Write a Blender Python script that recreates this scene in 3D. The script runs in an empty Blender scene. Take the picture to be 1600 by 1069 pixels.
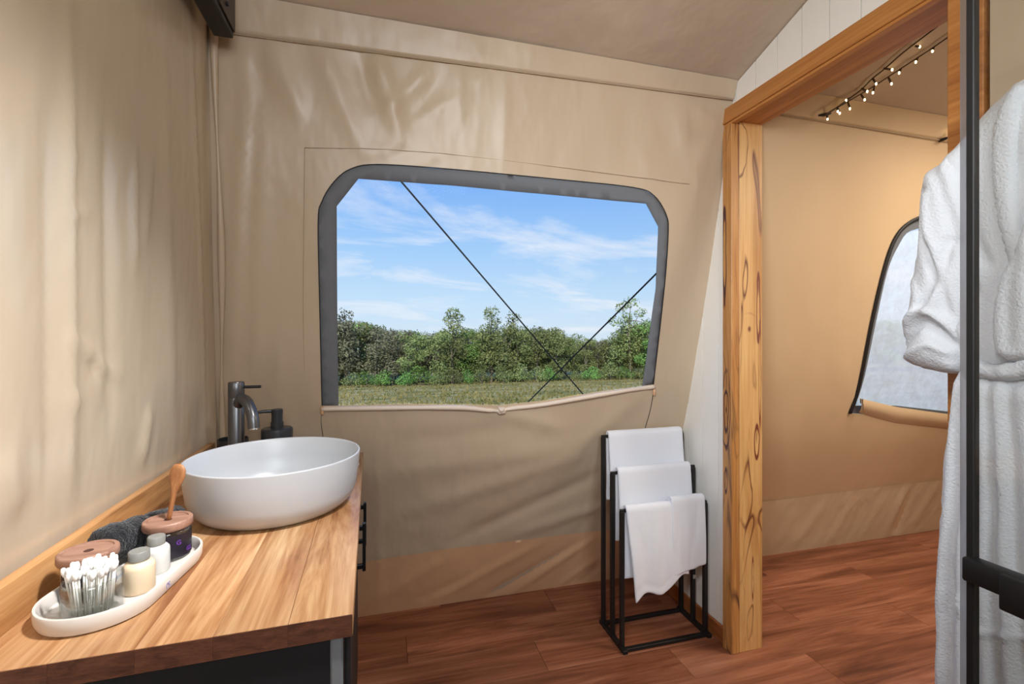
import bpy, bmesh, math, random
from mathutils import Vector, Matrix, noise
from mathutils.geometry import delaunay_2d_cdt
R = random.Random(7)
SC = bpy.context.scene
COL = SC.collection
PI = math.pi

# ------------------------------------------------------------------ camera
YAW = math.radians(15.33)
F = 730.0
CH = 1.30
cam = bpy.data.objects.new('camera', bpy.data.cameras.new('camera'))
COL.objects.link(cam)
cam.location = (0, 0, CH)
cam.rotation_euler = (PI / 2, 0, -YAW)
cam.data.sensor_width = 36.0
cam.data.lens = 36.0 * F / 1600.0
cam.data.shift_y = -(534.5 - 525.0) / 1600.0
cam.data.clip_start = 0.02
cam.data.clip_end = 600
SC.camera = cam
FW = Vector((math.sin(YAW), math.cos(YAW)))
RT = Vector((math.cos(YAW), -math.sin(YAW)))

# ------------------------------------------------------------------ sky
W = bpy.data.worlds.new('sky')
SC.world = W
W.use_nodes = True
nt = W.node_tree
nt.nodes.clear()
def N(t, kind, **kw):
    n = t.nodes.new(kind)
    for k, v in kw.items():
        if k in n.inputs: n.inputs[k].default_value = v
        else: setattr(n, k, v)
    return n
out = N(nt, 'ShaderNodeOutputWorld')
bg = N(nt, 'ShaderNodeBackground')
bg.inputs['Strength'].default_value = 1.9
tc = N(nt, 'ShaderNodeTexCoord')
sep = N(nt, 'ShaderNodeSeparateXYZ')
nt.links.new(tc.outputs['Generated'], sep.inputs[0])
ramp = N(nt, 'ShaderNodeValToRGB')
e = ramp.color_ramp.elements
e[0].position = 0.0; e[0].color = (0.66, 0.80, 0.93, 1)
e[1].position = 1.0; e[1].color = (0.07, 0.24, 0.75, 1)
for p, c in ((0.07, (0.56, 0.76, 0.96, 1)), (0.18, (0.37, 0.62, 0.96, 1)), (0.34, (0.18, 0.42, 0.92, 1))):
    k = e.new(p); k.color = c
nt.links.new(sep.outputs['Z'], ramp.inputs[0])
# cirrus: project the direction on a high plane
mz = N(nt, 'ShaderNodeMath', operation='ADD'); mz.inputs[1].default_value = 0.22
nt.links.new(sep.outputs['Z'], mz.inputs[0])
dx = N(nt, 'ShaderNodeMath', operation='DIVIDE'); dy = N(nt, 'ShaderNodeMath', operation='DIVIDE')
nt.links.new(sep.outputs['X'], dx.inputs[0]); nt.links.new(mz.outputs[0], dx.inputs[1])
nt.links.new(sep.outputs['Y'], dy.inputs[0]); nt.links.new(mz.outputs[0], dy.inputs[1])
cmb = N(nt, 'ShaderNodeCombineXYZ')
nt.links.new(dx.outputs[0], cmb.inputs[0]); nt.links.new(dy.outputs[0], cmb.inputs[1])
mp = N(nt, 'ShaderNodeMapping')
mp.inputs['Rotation'].default_value = (0, 0, math.radians(-28))
mp.inputs['Scale'].default_value = (0.75, 1.25, 1)
mp.inputs['Location'].default_value = (0.3, 0.9, 0)
nt.links.new(cmb.outputs[0], mp.inputs[0])
n1 = N(nt, 'ShaderNodeTexNoise'); n1.inputs['Scale'].default_value = 1.5
n1.inputs['Detail'].default_value = 9; n1.inputs['Roughness'].default_value = 0.6
n1.inputs['Distortion'].default_value = 0.5
nt.links.new(mp.outputs[0], n1.inputs['Vector'])
cr = N(nt, 'ShaderNodeValToRGB')
cr.color_ramp.elements[0].position = 0.50; cr.color_ramp.elements[1].position = 0.74
nt.links.new(n1.outputs[0], cr.inputs[0])
mx = N(nt, 'ShaderNodeMixRGB')
mx.inputs[2].default_value = (0.86, 0.90, 0.97, 1)
nt.links.new(cr.outputs[0], mx.inputs[0]); nt.links.new(ramp.outputs[0], mx.inputs[1])
nt.links.new(mx.outputs[0], bg.inputs['Color'])
nt.links.new(bg.outputs[0], out.inputs[0])

# ------------------------------------------------------------------ sun, lamp, added fill lights, exposure
def light(name, kind, loc, energy, color, aim=None, size=0.5, size_y=None, label=None, angle=None, spread=None):
    d = bpy.data.lights.new(name, kind); d.energy = energy; d.color = color
    if kind == 'AREA':
        d.size = size
        if spread: d.spread = math.radians(spread)
        if size_y: d.shape = 'RECTANGLE'; d.size_y = size_y
    elif kind == 'SUN': d.angle = angle
    else: d.shadow_soft_size = size
    o = bpy.data.objects.new(name, d); COL.objects.link(o); o.location = loc
    if aim is not None:
        o.rotation_euler = (Vector(aim) - Vector(loc)).to_track_quat('-Z', 'Y').to_euler()
    return o
light('sun', 'SUN', (-20, -30, 40), 6.0, (1.0, 0.95, 0.86), aim=(0, 22, 0), angle=0.01)
light('bathroom_front_fill', 'AREA', (0.30, -0.95, 1.90), 12, (0.88, 0.95, 1.0), aim=(0.35, 1.9, 1.05), size=0.9, size_y=0.9, spread=120)  # added fill from behind the viewer, brightens the end wall
light('board_side_fill', 'AREA', (-0.30, 0.0, 2.0), 6.8, (0.94, 0.97, 1.0), aim=(1.35, 1.7, 1.3), size=0.4, spread=80)  # added fill, no fixture here; brightens the boards and towels
light('vanity_fill', 'AREA', (0.45, 0.40, 2.50), 4.2, (0.97, 0.97, 1.0), aim=(-0.5, 1.03, 0.85), size=0.15, spread=46)  # added narrow fill standing in for window light on left wall and bench
light('bathroom_bounce_fill', 'AREA', (0.35, -0.45, 1.75), 7.5, (1.0, 0.97, 0.92), aim=(0.3, 0.1, 3.0), size=0.4)  # added fill bounced off the roof to lift the whole bathroom
light('bedroom_lamp', 'POINT', (3.2, 0.35, 1.35), 8.5, (1.0, 0.84, 0.62), size=0.10)
light('bedroom_roof_fill', 'AREA', (3.0, 0.0, 1.5), 7, (1.0, 0.86, 0.66), aim=(2.7, 0.7, 3.0), size=0.3)  # added fill that lifts the bedroom roof and upper wall
light('bedroom_fill', 'AREA', (2.7, 0.7, 2.35), 27, (1.0, 0.90, 0.76), aim=(2.5, 1.3, 0.0), size=0.8, spread=140)
VS = SC.view_settings
SC.display_settings.display_device = 'sRGB'
VS.view_transform = 'Standard'; VS.look = 'None'; VS.gamma = 1.0; VS.use_curve_mapping = False
VS.exposure = 0.0
SC.cycles.max_bounces = 8; SC.cycles.diffuse_bounces = 5; SC.cycles.transparent_max_bounces = 16
SC.cycles.use_denoising = True
SC.cycles.caustics_reflective = False; SC.cycles.caustics_refractive = False
SC.cycles.sample_clamp_indirect = 6.0

# ------------------------------------------------------------------ helpers
def at(px, py, d):
    "point seen at pixel (1600x1069) at forward distance d"
    u = (px - 800) / F; v = (525 - py) / F
    p = FW * d + RT * (u * d)
    return Vector((p.x, p.y, CH + v * d))
def obj(name, me, mat=None, parent=None, smooth=True):
    if isinstance(me, bmesh.types.BMesh):
        bm = me; me = bpy.data.meshes.new(name); bm.to_mesh(me); bm.free()
    o = bpy.data.objects.new(name, me); COL.objects.link(o)
    if mat:
        me.materials.clear(); me.materials.append(mat)
    if smooth is True:
        for p in me.polygons: p.use_smooth = True
    elif smooth:
        for p in me.polygons: p.use_smooth = True
        me.set_sharp_from_angle(angle=math.radians(smooth))
    if parent: o.parent = parent
    return o
def thing(name, label, cat, loc=(0, 0, 0), rz=0, group=None):
    o = bpy.data.objects.new(name, None); COL.objects.link(o)
    o.empty_display_size = 0.05
    o.location = loc; o.rotation_euler = (0, 0, rz)
    o['label'] = label; o['category'] = cat
    if group: o['group'] = group
    return o
def tag(o, label, cat, group=None):
    o['label'] = label; o['category'] = cat
    if group: o['group'] = group
    return o
def struct(o, label=None, cat=None):
    o['kind'] = 'structure'
    if label: o['label'] = label
    if cat: o['category'] = cat
    return o
def box(bm, x0, x1, y0, y1, z0, z1, bev=0.0, M=None, seg=1):
    r = bmesh.ops.create_cube(bm, size=1.0)
    vs = r['verts']
    for v in vs:
        v.co = Vector(((x0 + x1) / 2 + v.co.x * (x1 - x0), (y0 + y1) / 2 + v.co.y * (y1 - y0), (z0 + z1) / 2 + v.co.z * (z1 - z0)))
    if bev:
        es = list({e for v in vs for e in v.link_edges})
        rr = bmesh.ops.bevel(bm, geom=es, offset=bev, segments=seg, affect='EDGES', profile=0.5)
        vs = list({v for f in rr['faces'] for v in f.verts} | {v for v in vs if v.is_valid})
    if M is not None:
        for v in vs: v.co = M @ v.co
    return vs
def bx(*a, **k):
    bm = bmesh.new(); box(bm, *a, **k); return bm
def lathe(bm, prof, n=40, c=(0, 0, 0), M=None):
    rings = []
    for r, z in prof:
        if r < 1e-6: rings.append([bm.verts.new((c[0], c[1], c[2] + z))])
        else: rings.append([bm.verts.new((c[0] + r * math.cos(2 * PI * i / n), c[1] + r * math.sin(2 * PI * i / n), c[2] + z)) for i in range(n)])
    for a, b in zip(rings, rings[1:]):
        for i in range(n):
            j = (i + 1) % n
            if len(a) == 1 and len(b) == 1: continue
            if len(a) == 1: bm.faces.new((a[0], b[j], b[i]))
            elif len(b) == 1: bm.faces.new((a[i], a[j], b[0]))
            else: bm.faces.new((a[i], a[j], b[j], b[i]))
    if M is not None:
        for rg in rings:
            for v in rg: v.co = M @ v.co
    return bm
def tube(bm, pts, rad, n=10, caps=True, flat=1.0):
    pts = [Vector(p) for p in pts]
    if not hasattr(rad, '__len__'): rad = [rad] * len(pts)
    rings = []; up = None
    for i, p in enumerate(pts):
        t = (pts[min(i + 1, len(pts) - 1)] - pts[max(i - 1, 0)]).normalized()
        if up is None:
            up = Vector((0, 0, 1)) if abs(t.z) < 0.9 else Vector((1, 0, 0))
        s = t.cross(up).normalized(); up = s.cross(t).normalized()
        rings.append([bm.verts.new(p + (s * math.cos(2 * PI * k / n) * flat + up * math.sin(2 * PI * k / n)) * rad[i]) for k in range(n)])
    for a, b in zip(rings, rings[1:]):
        for k in range(n):
            j = (k + 1) % n; bm.faces.new((a[k], a[j], b[j], b[k]))
    if caps:
        bm.faces.new(rings[0][::-1]); bm.faces.new(rings[-1])
    return bm
def tb(*a, **k): return tube(bmesh.new(), *a, **k)
def lt(*a, **k): return lathe(bmesh.new(), *a, **k)
def catmull(pts, n=8, closed=False):
    P = [Vector(p) for p in pts]; res = []
    m = len(P)
    for i in range(m if closed else m - 1):
        a = P[(i - 1) % m] if closed or i > 0 else P[0]
        b = P[i]; c = P[(i + 1) % m]
        d = P[(i + 2) % m] if closed or i + 2 < m else P[-1]
        for k in range(n):
            t = k / n
            res.append(0.5 * ((2 * b) + (c - a) * t + (2 * a - 5 * b + 4 * c - d) * t * t + (3 * b - a - 3 * c + d) * t ** 3))
    if not closed: res.append(P[-1])
    return res
def grid(bm, nu, nv, fn, close_u=False):
    g = [[bm.verts.new(fn(i / (nu if close_u else nu - 1), j / (nv - 1))) for j in range(nv)] for i in range(nu)]
    for i in range(nu if close_u else nu - 1):
        for j in range(nv - 1):
            a, b = g[i], g[(i + 1) % nu]
            bm.faces.new((a[j], b[j], b[j + 1], a[j + 1]))
    return g
def inside(p, poly):
    c = False; x, y = p[0], p[1]; n = len(poly)
    for i in range(n):
        a, b = poly[i], poly[i - 1]
        if (a[1] > y) != (b[1] > y) and x < (b[0] - a[0]) * (y - a[1]) / (b[1] - a[1]) + a[0]: c = not c
    return c
def sheet(outer, holes, step, fn, jitter=0.15):
    "triangulated sheet inside outline OUTER (2-D), minus HOLES, lifted to 3-D by fn(a, b)"
    def dense(poly, s):
        r = []
        for i, p in enumerate(poly):
            q = poly[(i + 1) % len(poly)]
            k = max(1, int(math.dist(p, q) / s))
            r += [(p[0] + (q[0] - p[0]) * t / k, p[1] + (q[1] - p[1]) * t / k) for t in range(k)]
        return r
    loops = [dense(outer, step)] + [dense(h, step * 0.7) for h in holes]
    vs, es = [], []
    for lp in loops:
        b = len(vs); vs += [Vector(p) for p in lp]
        es += [(b + i, b + (i + 1) % len(lp)) for i in range(len(lp))]
    xs = [p[0] for p in outer]; ys = [p[1] for p in outer]
    bpts = [v.copy() for v in vs]
    cell = {}
    for v in bpts: cell.setdefault((int(v.x // step), int(v.y // step)), []).append(v)
    y = min(ys) + step * 0.5; row = 0
    while y < max(ys):
        x = min(xs) + step * (0.5 if row % 2 else 1.0)
        while x < max(xs):
            p = (x, y); kx, ky = int(x // step), int(y // step)
            near = any((v - Vector(p)).length < step * 0.45 for i in (-1, 0, 1) for j in (-1, 0, 1) for v in cell.get((kx + i, ky + j), ()))
            if not near and inside(p, loops[0]) and not any(inside(p, h) for h in loops[1:]): vs.append(Vector(p))
            x += step
        y += step * 0.87; row += 1
    V, E, Fc, *_ = delaunay_2d_cdt(vs, es, [], 0, 1e-6)
    bm = bmesh.new()
    bv = [bm.verts.new(fn(v.x, v.y)) for v in V]
    for f in Fc:
        c = sum((V[i] for i in f), Vector((0, 0))) / len(f)
        if inside(c, loops[0]) and not any(inside(c, h) for h in loops[1:]):
            try: bm.faces.new([bv[i] for i in f])
            except ValueError: pass
    for v in [v for v in bm.verts if not v.link_faces]: bm.verts.remove(v)
    bmesh.ops.recalc_face_normals(bm, faces=bm.faces)
    return bm
def clip(poly, f):
    "keep the part of 2-D polygon where f(p) >= 0 (f linear or nearly)"
    r = []
    for i, p in enumerate(poly):
        q = poly[(i + 1) % len(poly)]; a, b = f(p), f(q)
        if a >= 0: r.append(p)
        if (a >= 0) != (b >= 0):
            lo, hi = 0.0, 1.0
            for _ in range(30):
                m = (lo + hi) / 2
                v = f((p[0] + (q[0] - p[0]) * m, p[1] + (q[1] - p[1]) * m))
                if (v >= 0) == (a >= 0): lo = m
                else: hi = m
            r.append((p[0] + (q[0] - p[0]) * lo, p[1] + (q[1] - p[1]) * lo))
    return r
def prism_x(bm, poly, x0, x1):
    "extrude a (y, z) polygon from x0 to x1"
    a = [bm.verts.new((x0, p[0], p[1])) for p in poly]; b = [bm.verts.new((x1, p[0], p[1])) for p in poly]
    n = len(poly)
    bm.faces.new(a); bm.faces.new(b[::-1])
    for i in range(n): bm.faces.new((a[i], b[i], b[(i + 1) % n], a[(i + 1) % n]))
    bmesh.ops.recalc_face_normals(bm, faces=bm.faces)
    return bm

# ------------------------------------------------------------------ materials
def s2l(c):
    return tuple(((x / 255) / 12.92 if x <= 10.3 else (((x / 255) + 0.055) / 1.055) ** 2.4) for x in c) + (1,)
def base_mat(name, col, rough=0.5, metal=0.0, spec=0.5, **kw):
    m = bpy.data.materials.new(name); m.use_nodes = True
    t = m.node_tree; b = t.nodes['Principled BSDF']
    b.inputs['Base Color'].default_value = col if len(col) == 4 else (*col, 1)
    b.inputs['Roughness'].default_value = rough; b.inputs['Metallic'].default_value = metal
    b.inputs['Specular IOR Level'].default_value = spec
    for k, v in kw.items(): b.inputs[k].default_value = v
    return m, t, b
def noise_bump(t, b, scale, strength, dist=0.01, detail=4, map_scale=(1, 1, 1), prev=None):
    tc = t.nodes.new('ShaderNodeTexCoord'); mp = t.nodes.new('ShaderNodeMapping')
    mp.inputs['Scale'].default_value = map_scale
    t.links.new(tc.outputs['Object'], mp.inputs[0])
    n = t.nodes.new('ShaderNodeTexNoise'); n.inputs['Scale'].default_value = scale; n.inputs['Detail'].default_value = detail
    t.links.new(mp.outputs[0], n.inputs['Vector'])
    bu = t.nodes.new('ShaderNodeBump'); bu.inputs['Strength'].default_value = strength; bu.inputs['Distance'].default_value = dist
    t.links.new(n.outputs[0], bu.inputs['Height'])
    if prev: t.links.new(prev.outputs[0], bu.inputs['Normal'])
    t.links.new(bu.outputs[0], b.inputs['Normal'])
    return bu, n
def color_var(t, b, c0, c1, scale, detail=4, map_scale=(1, 1, 1), lo=0.35, hi=0.65):
    tc = t.nodes.new('ShaderNodeTexCoord'); mp = t.nodes.new('ShaderNodeMapping')
    mp.inputs['Scale'].default_value = map_scale
    t.links.new(tc.outputs['Object'], mp.inputs[0])
    n = t.nodes.new('ShaderNodeTexNoise'); n.inputs['Scale'].default_value = scale; n.inputs['Detail'].default_value = detail
    t.links.new(mp.outputs[0], n.inputs['Vector'])
    r = t.nodes.new('ShaderNodeValToRGB')
    r.color_ramp.elements[0].position = lo; r.color_ramp.elements[0].color = c0
    r.color_ramp.elements[1].position = hi; r.color_ramp.elements[1].color = c1
    t.links.new(n.outputs[0], r.inputs[0]); t.links.new(r.outputs[0], b.inputs['Base Color'])
    return n, r
def plain(name, rgb, rough=0.5, metal=0.0, spec=0.5, bump=None, **kw):
    m, t, b = base_mat(name, s2l(rgb), rough, metal, spec, **kw)
    if bump: noise_bump(t, b, bump[0], bump[1], bump[2] if len(bump) > 2 else 0.002)
    return m
def canvas(name, a, c, rough=0.42, spec=0.45, wr=0.35, sheen=0.0):
    m, t, b = base_mat(name, s2l(a), rough, 0, spec)
    color_var(t, b, s2l(a), s2l(c), 2.2, 3, (1, 1, 0.6))
    bu, _ = noise_bump(t, b, 3.2, wr, 0.05, 3, (1.6, 1.6, 0.7))
    bu2, n2 = noise_bump(t, b, 420, 0.12, 0.001, 1, (1, 1, 1), prev=bu)
    return m
def wood(name, cols, axis=(0, 1, 0), scale=10, stretch=0.06, rough=0.4, veins=None, dist=1.2, rnd=True, hue=0.12, fine=0.35):
    "COLS: dark -> light; AXIS: the grain direction"
    m, t, b = base_mat(name, s2l(cols[0]), rough, 0, 0.5)
    tc = t.nodes.new('ShaderNodeTexCoord'); oi = t.nodes.new('ShaderNodeObjectInfo')
    vm = t.nodes.new('ShaderNodeVectorMath'); vm.operation = 'MULTIPLY_ADD'
    cb = t.nodes.new('ShaderNodeCombineXYZ')
    for i in range(3): t.links.new(oi.outputs['Random'], cb.inputs[i])
    t.links.new(cb.outputs[0], vm.inputs[0]); vm.inputs[1].default_value = (17, 23, 31) if rnd else (0, 0, 0)
    t.links.new(tc.outputs['Object'], vm.inputs[2])
    mp = t.nodes.new('ShaderNodeMapping')
    mp.inputs['Scale'].default_value = [stretch if a else 1 for a in axis]
    t.links.new(vm.outputs[0], mp.inputs[0])
    n = t.nodes.new('ShaderNodeTexNoise'); n.inputs['Scale'].default_value = scale; n.inputs['Detail'].default_value = 6
    n.inputs['Roughness'].default_value = 0.62; n.inputs['Distortion'].default_value = dist
    t.links.new(mp.outputs[0], n.inputs['Vector'])
    r = t.nodes.new('ShaderNodeValToRGB'); el = r.color_ramp.elements
    k = len(cols)
    el[0].position = 0.3; el[0].color = s2l(cols[0]); el[1].position = 0.72; el[1].color = s2l(cols[-1])
    for i in range(1, k - 1):
        q = el.new(0.3 + 0.42 * i / (k - 1)); q.color = s2l(cols[i])
    t.links.new(n.outputs[0], r.inputs[0])
    # fine fibres
    mp2 = t.nodes.new('ShaderNodeMapping'); mp2.inputs['Scale'].default_value = [stretch * 0.5 if a else 1 for a in axis]
    t.links.new(vm.outputs[0], mp2.inputs[0])
    n2 = t.nodes.new('ShaderNodeTexNoise'); n2.inputs['Scale'].default_value = scale * 11; n2.inputs['Detail'].default_value = 3
    t.links.new(mp2.outputs[0], n2.inputs['Vector'])
    mxx = t.nodes.new('ShaderNodeMixRGB'); mxx.blend_type = 'SOFT_LIGHT'; mxx.inputs[0].default_value = fine * 1.6
    t.links.new(r.outputs[0], mxx.inputs[1]); t.links.new(n2.outputs[0], mxx.inputs[2])
    last = mxx
    if veins:
        vc, vs, vw = veins
        mp3 = t.nodes.new('ShaderNodeMapping'); mp3.inputs['Scale'].default_value = [0.14 if a else 1 for a in axis]
        t.links.new(vm.outputs[0], mp3.inputs[0])
        n3 = t.nodes.new('ShaderNodeTexNoise'); n3.inputs['Scale'].default_value = vs; n3.inputs['Detail'].default_value = 2
        n3.inputs['Distortion'].default_value = 1.6
        t.links.new(mp3.outputs[0], n3.inputs['Vector'])
        ab = t.nodes.new('ShaderNodeMath'); ab.operation = 'PINGPONG'; ab.inputs[1].default_value = 0.09
        t.links.new(n3.outputs[0], ab.inputs[0])
        vr = t.nodes.new('ShaderNodeValToRGB')
        vr.color_ramp.elements[0].position = 0.0; vr.color_ramp.elements[0].color = (1, 1, 1, 1)
        vr.color_ramp.elements[1].position = vw; vr.color_ramp.elements[1].color = (0, 0, 0, 1)
        t.links.new(ab.outputs[0], vr.inputs[0])
        # veins come and go
        n4 = t.nodes.new('ShaderNodeTexNoise'); n4.inputs['Scale'].default_value = vs * 0.8; n4.inputs['Detail'].default_value = 1
        t.links.new(mp3.outputs[0], n4.inputs['Vector'])
        gt = t.nodes.new('ShaderNodeValToRGB'); gt.color_ramp.elements[0].position = 0.42; gt.color_ramp.elements[1].position = 0.62
        t.links.new(n4.outputs[0], gt.inputs[0])
        mm = t.nodes.new('ShaderNodeMath'); mm.operation = 'MULTIPLY'
        t.links.new(vr.outputs[0], mm.inputs[0]); t.links.new(gt.outputs[0], mm.inputs[1])
        mv = t.nodes.new('ShaderNodeMixRGB'); mv.inputs[2].default_value = s2l(vc)
        t.links.new(mm.outputs[0], mv.inputs[0]); t.links.new(last.outputs[0], mv.inputs[1]); last = mv
    hs = t.nodes.new('ShaderNodeHueSaturation')
    mr = t.nodes.new('ShaderNodeMapRange'); mr.inputs['To Min'].default_value = 1 - hue; mr.inputs['To Max'].default_value = 1 + hue
    t.links.new(oi.outputs['Random'], mr.inputs[0]); t.links.new(mr.outputs[0], hs.inputs['Value'])
    t.links.new(last.outputs[0], hs.inputs['Color']); t.links.new(hs.outputs[0], b.inputs['Base Color'])
    bu = t.nodes.new('ShaderNodeBump'); bu.inputs['Strength'].default_value = 0.12; bu.inputs['Distance'].default_value = 0.001
    t.links.new(n2.outputs[0], bu.inputs['Height']); t.links.new(bu.outputs[0], b.inputs['Normal'])
    return m
def glass(name, tint=(1, 1, 1), gloss=0.05, rough=0.02, body=0.0, body_col=(0.9, 0.9, 0.9)):
    m = bpy.data.materials.new(name); m.use_nodes = True; t = m.node_tree; t.nodes.clear()
    o = t.nodes.new('ShaderNodeOutputMaterial')
    tr = t.nodes.new('ShaderNodeBsdfTransparent'); tr.inputs[0].default_value = (*tint, 1)
    gl = t.nodes.new('ShaderNodeBsdfGlossy'); gl.inputs['Roughness'].default_value = rough
    fr = t.nodes.new('ShaderNodeLayerWeight'); fr.inputs[0].default_value = 0.25
    mr = t.nodes.new('ShaderNodeMapRange'); mr.inputs['To Min'].default_value = gloss; mr.inputs['To Max'].default_value = gloss + 0.35
    t.links.new(fr.outputs['Facing'], mr.inputs[0])
    mx = t.nodes.new('ShaderNodeMixShader'); t.links.new(mr.outputs[0], mx.inputs[0])
    t.links.new(tr.outputs[0], mx.inputs[1]); t.links.new(gl.outputs[0], mx.inputs[2])
    last = mx
    if body:
        df = t.nodes.new('ShaderNodeBsdfTranslucent'); df.inputs[0].default_value = (*body_col, 1)
        m2 = t.nodes.new('ShaderNodeMixShader'); m2.inputs[0].default_value = body
        t.links.new(mx.outputs[0], m2.inputs[1]); t.links.new(df.outputs[0], m2.inputs[2]); last = m2
    t.links.new(last.outputs[0], o.inputs[0])
    return m

M = {}
M['canvas'] = canvas('canvas', (192, 172, 147), (199, 180, 155), rough=0.36, spec=0.5)
M['canvas_left'] = canvas('canvas_left', (198, 181, 156), (206, 189, 164), rough=0.24, spec=0.7, wr=0.22)
M['canvas_bed'] = canvas('canvas_bed', (200, 172, 136), (206, 178, 142), rough=0.5, spec=0.35, wr=0.15)
M['canvas_roof'] = canvas('canvas_roof', (192, 174, 154), (202, 184, 163), rough=0.6, spec=0.25, wr=0.3)
M['skirt'] = canvas('skirt_canvas', (212, 168, 130), (218, 176, 138), rough=0.45, wr=0.3)  # orange-pink light reflected from the floor is put into this colour
M['skirt_bed'] = canvas('skirt_canvas_pale', (206, 184, 152), (214, 192, 160), rough=0.4, wr=0.3)
M['canvas_cuff'] = canvas('canvas_cuff', (222, 204, 184), (230, 214, 196), rough=0.4, wr=0.1)
M['webbing'] = plain('grey_webbing', (112, 115, 120), 0.85, spec=0.2, bump=(300, 0.3, 0.001))
M['zip'] = plain('zip_black', (22, 21, 22), 0.6)
M['stitch'] = plain('stitching', (172, 152, 128), 0.8)
M['board'] = plain('painted_board', (242, 240, 234), 0.45, bump=(25, 0.04))
M['core'] = plain('wall_core', (190, 185, 175), 0.7)
M['plank'] = wood('vinyl_plank', [(98, 56, 38), (128, 76, 52), (154, 98, 72), (176, 118, 90)], (1, 0, 0), 9, 0.09, 0.36, dist=1.4, hue=0.08)
M['subfloor'] = plain('subfloor', (60, 34, 22), 0.8)
M['stave'] = wood('acacia_stave', [(126, 80, 48), (160, 114, 74), (184, 142, 100), (204, 170, 128)], (0, 1, 0), 14, 0.1, 0.27, dist=1.5, hue=0.07)
M['endgrain'] = wood('end_grain', [(66, 36, 24), (92, 54, 36), (108, 66, 46)], (1, 0, 0), 50, 0.3, 0.5, hue=0.15)
M['upstand'] = wood('acacia_upstand', [(140, 94, 56), (184, 134, 84), (206, 160, 108)], (0, 1, 0), 16, 0.07, 0.28, hue=0.02)
M['post'] = wood('messmate_post', [(178, 126, 72), (200, 150, 90), (218, 172, 112), (210, 158, 98)], (0, 0, 1), 9, 0.07, 0.42, veins=((104, 52, 34), 7.0, 0.016), dist=1.6, hue=0.05)
M['header'] = wood('messmate_header', [(150, 92, 44), (180, 118, 60), (198, 136, 74)], (0, 1, 0), 12, 0.06, 0.42, veins=None, hue=0.05)
M['post_edge'] = wood('messmate_casing', [(150, 96, 52), (186, 130, 72), (206, 154, 92)], (0, 0, 1), 9, 0.09, 0.42, veins=((62, 36, 36), 8.0, 0.035), dist=2.2, hue=0.05)
def add_knots(m, knots, col):
    t = m.node_tree; hs = [n for n in t.nodes if n.type == 'HUE_SAT'][0]; b = t.nodes['Principled BSDF']
    last = hs.outputs[0]; tc = t.nodes.new('ShaderNodeTexCoord')
    nz = t.nodes.new('ShaderNodeTexNoise'); nz.inputs['Scale'].default_value = 9; t.links.new(tc.outputs['Object'], nz.inputs['Vector'])
    for (cx, cy, cz, rx, ry, rz_, freq) in knots:
        mp = t.nodes.new('ShaderNodeMapping'); mp.vector_type = 'TEXTURE'
        mp.inputs['Location'].default_value = (cx, cy, cz); mp.inputs['Scale'].default_value = (rx, ry, rz_)
        t.links.new(tc.outputs['Object'], mp.inputs[0])
        ln = t.nodes.new('ShaderNodeVectorMath'); ln.operation = 'LENGTH'; t.links.new(mp.outputs[0], ln.inputs[0])
        ad = t.nodes.new('ShaderNodeMath'); ad.operation = 'MULTIPLY_ADD'; ad.inputs[1].default_value = 0.7
        t.links.new(nz.outputs[0], ad.inputs[0]); t.links.new(ln.outputs['Value'], ad.inputs[2])
        wv = t.nodes.new('ShaderNodeMath'); wv.operation = 'MULTIPLY'; wv.inputs[1].default_value = freq; t.links.new(ad.outputs[0], wv.inputs[0])
        sn_ = t.nodes.new('ShaderNodeMath'); sn_.operation = 'SINE'; t.links.new(wv.outputs[0], sn_.inputs[0])
        r1 = t.nodes.new('ShaderNodeValToRGB'); r1.color_ramp.elements[0].position = 0.25; r1.color_ramp.elements[1].position = 0.8
        t.links.new(sn_.outputs[0], r1.inputs[0])
        r2 = t.nodes.new('ShaderNodeValToRGB'); r2.color_ramp.elements[0].position = 0.75; r2.color_ramp.elements[0].color = (1, 1, 1, 1)
        r2.color_ramp.elements[1].position = 1.0; r2.color_ramp.elements[1].color = (0, 0, 0, 1)
        t.links.new(ln.outputs['Value'], r2.inputs[0])
        mm = t.nodes.new('ShaderNodeMath'); mm.operation = 'MULTIPLY'; t.links.new(r1.outputs[0], mm.inputs[0]); t.links.new(r2.outputs[0], mm.inputs[1])
        mv = t.nodes.new('ShaderNodeMixRGB'); mv.inputs[2].default_value = s2l(col)
        t.links.new(mm.outputs[0], mv.inputs[0]); t.links.new(last, mv.inputs[1]); last = mv.outputs[0]
    t.links.new(last, b.inputs['Base Color'])
add_knots(M['post_edge'], [(1.385, 1.630, 0.985, 0.20, 0.030, 0.20, 17), (1.385, 1.640, 1.63, 0.20, 0.016, 0.28, 8), (1.385, 1.632, 0.70, 0.2, 0.014, 0.09, 9)], (70, 36, 38))
add_knots(M['post'], [(1.50, 1.601, 1.42, 0.016, 0.3, 0.20, 8), (1.492, 1.601, 0.86, 0.018, 0.3, 0.10, 8), (1.472, 1.601, 0.30, 0.007, 0.3, 0.13, 8), (1.455, 1.601, 1.33, 0.05, 0.3, 0.07, 5), (1.508, 1.601, 1.15, 0.008, 0.3, 0.3, 8)], (122, 62, 44))
M['skirting'] = wood('skirting', [(120, 66, 34), (160, 98, 54), (176, 112, 64)], (0, 1, 0), 14, 0.06, 0.4)
M['cab'] = plain('cabinet_black', (28, 28, 30), 0.5)
M['cab_frame'] = plain('cabinet_grey', (120, 122, 124), 0.35, bump=(60, 0.05))
M['gun'] = plain('gunmetal', (104, 104, 106), 0.32, metal=0.85)
M['gun_dark'] = plain('gunmetal_dark', (48, 50, 53), 0.35, metal=0.3)
M['handle'] = plain('handle_black', (30, 30, 31), 0.3, metal=0.6)
M['chrome'] = plain('chrome', (215, 215, 215), 0.15, metal=1.0)
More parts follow.
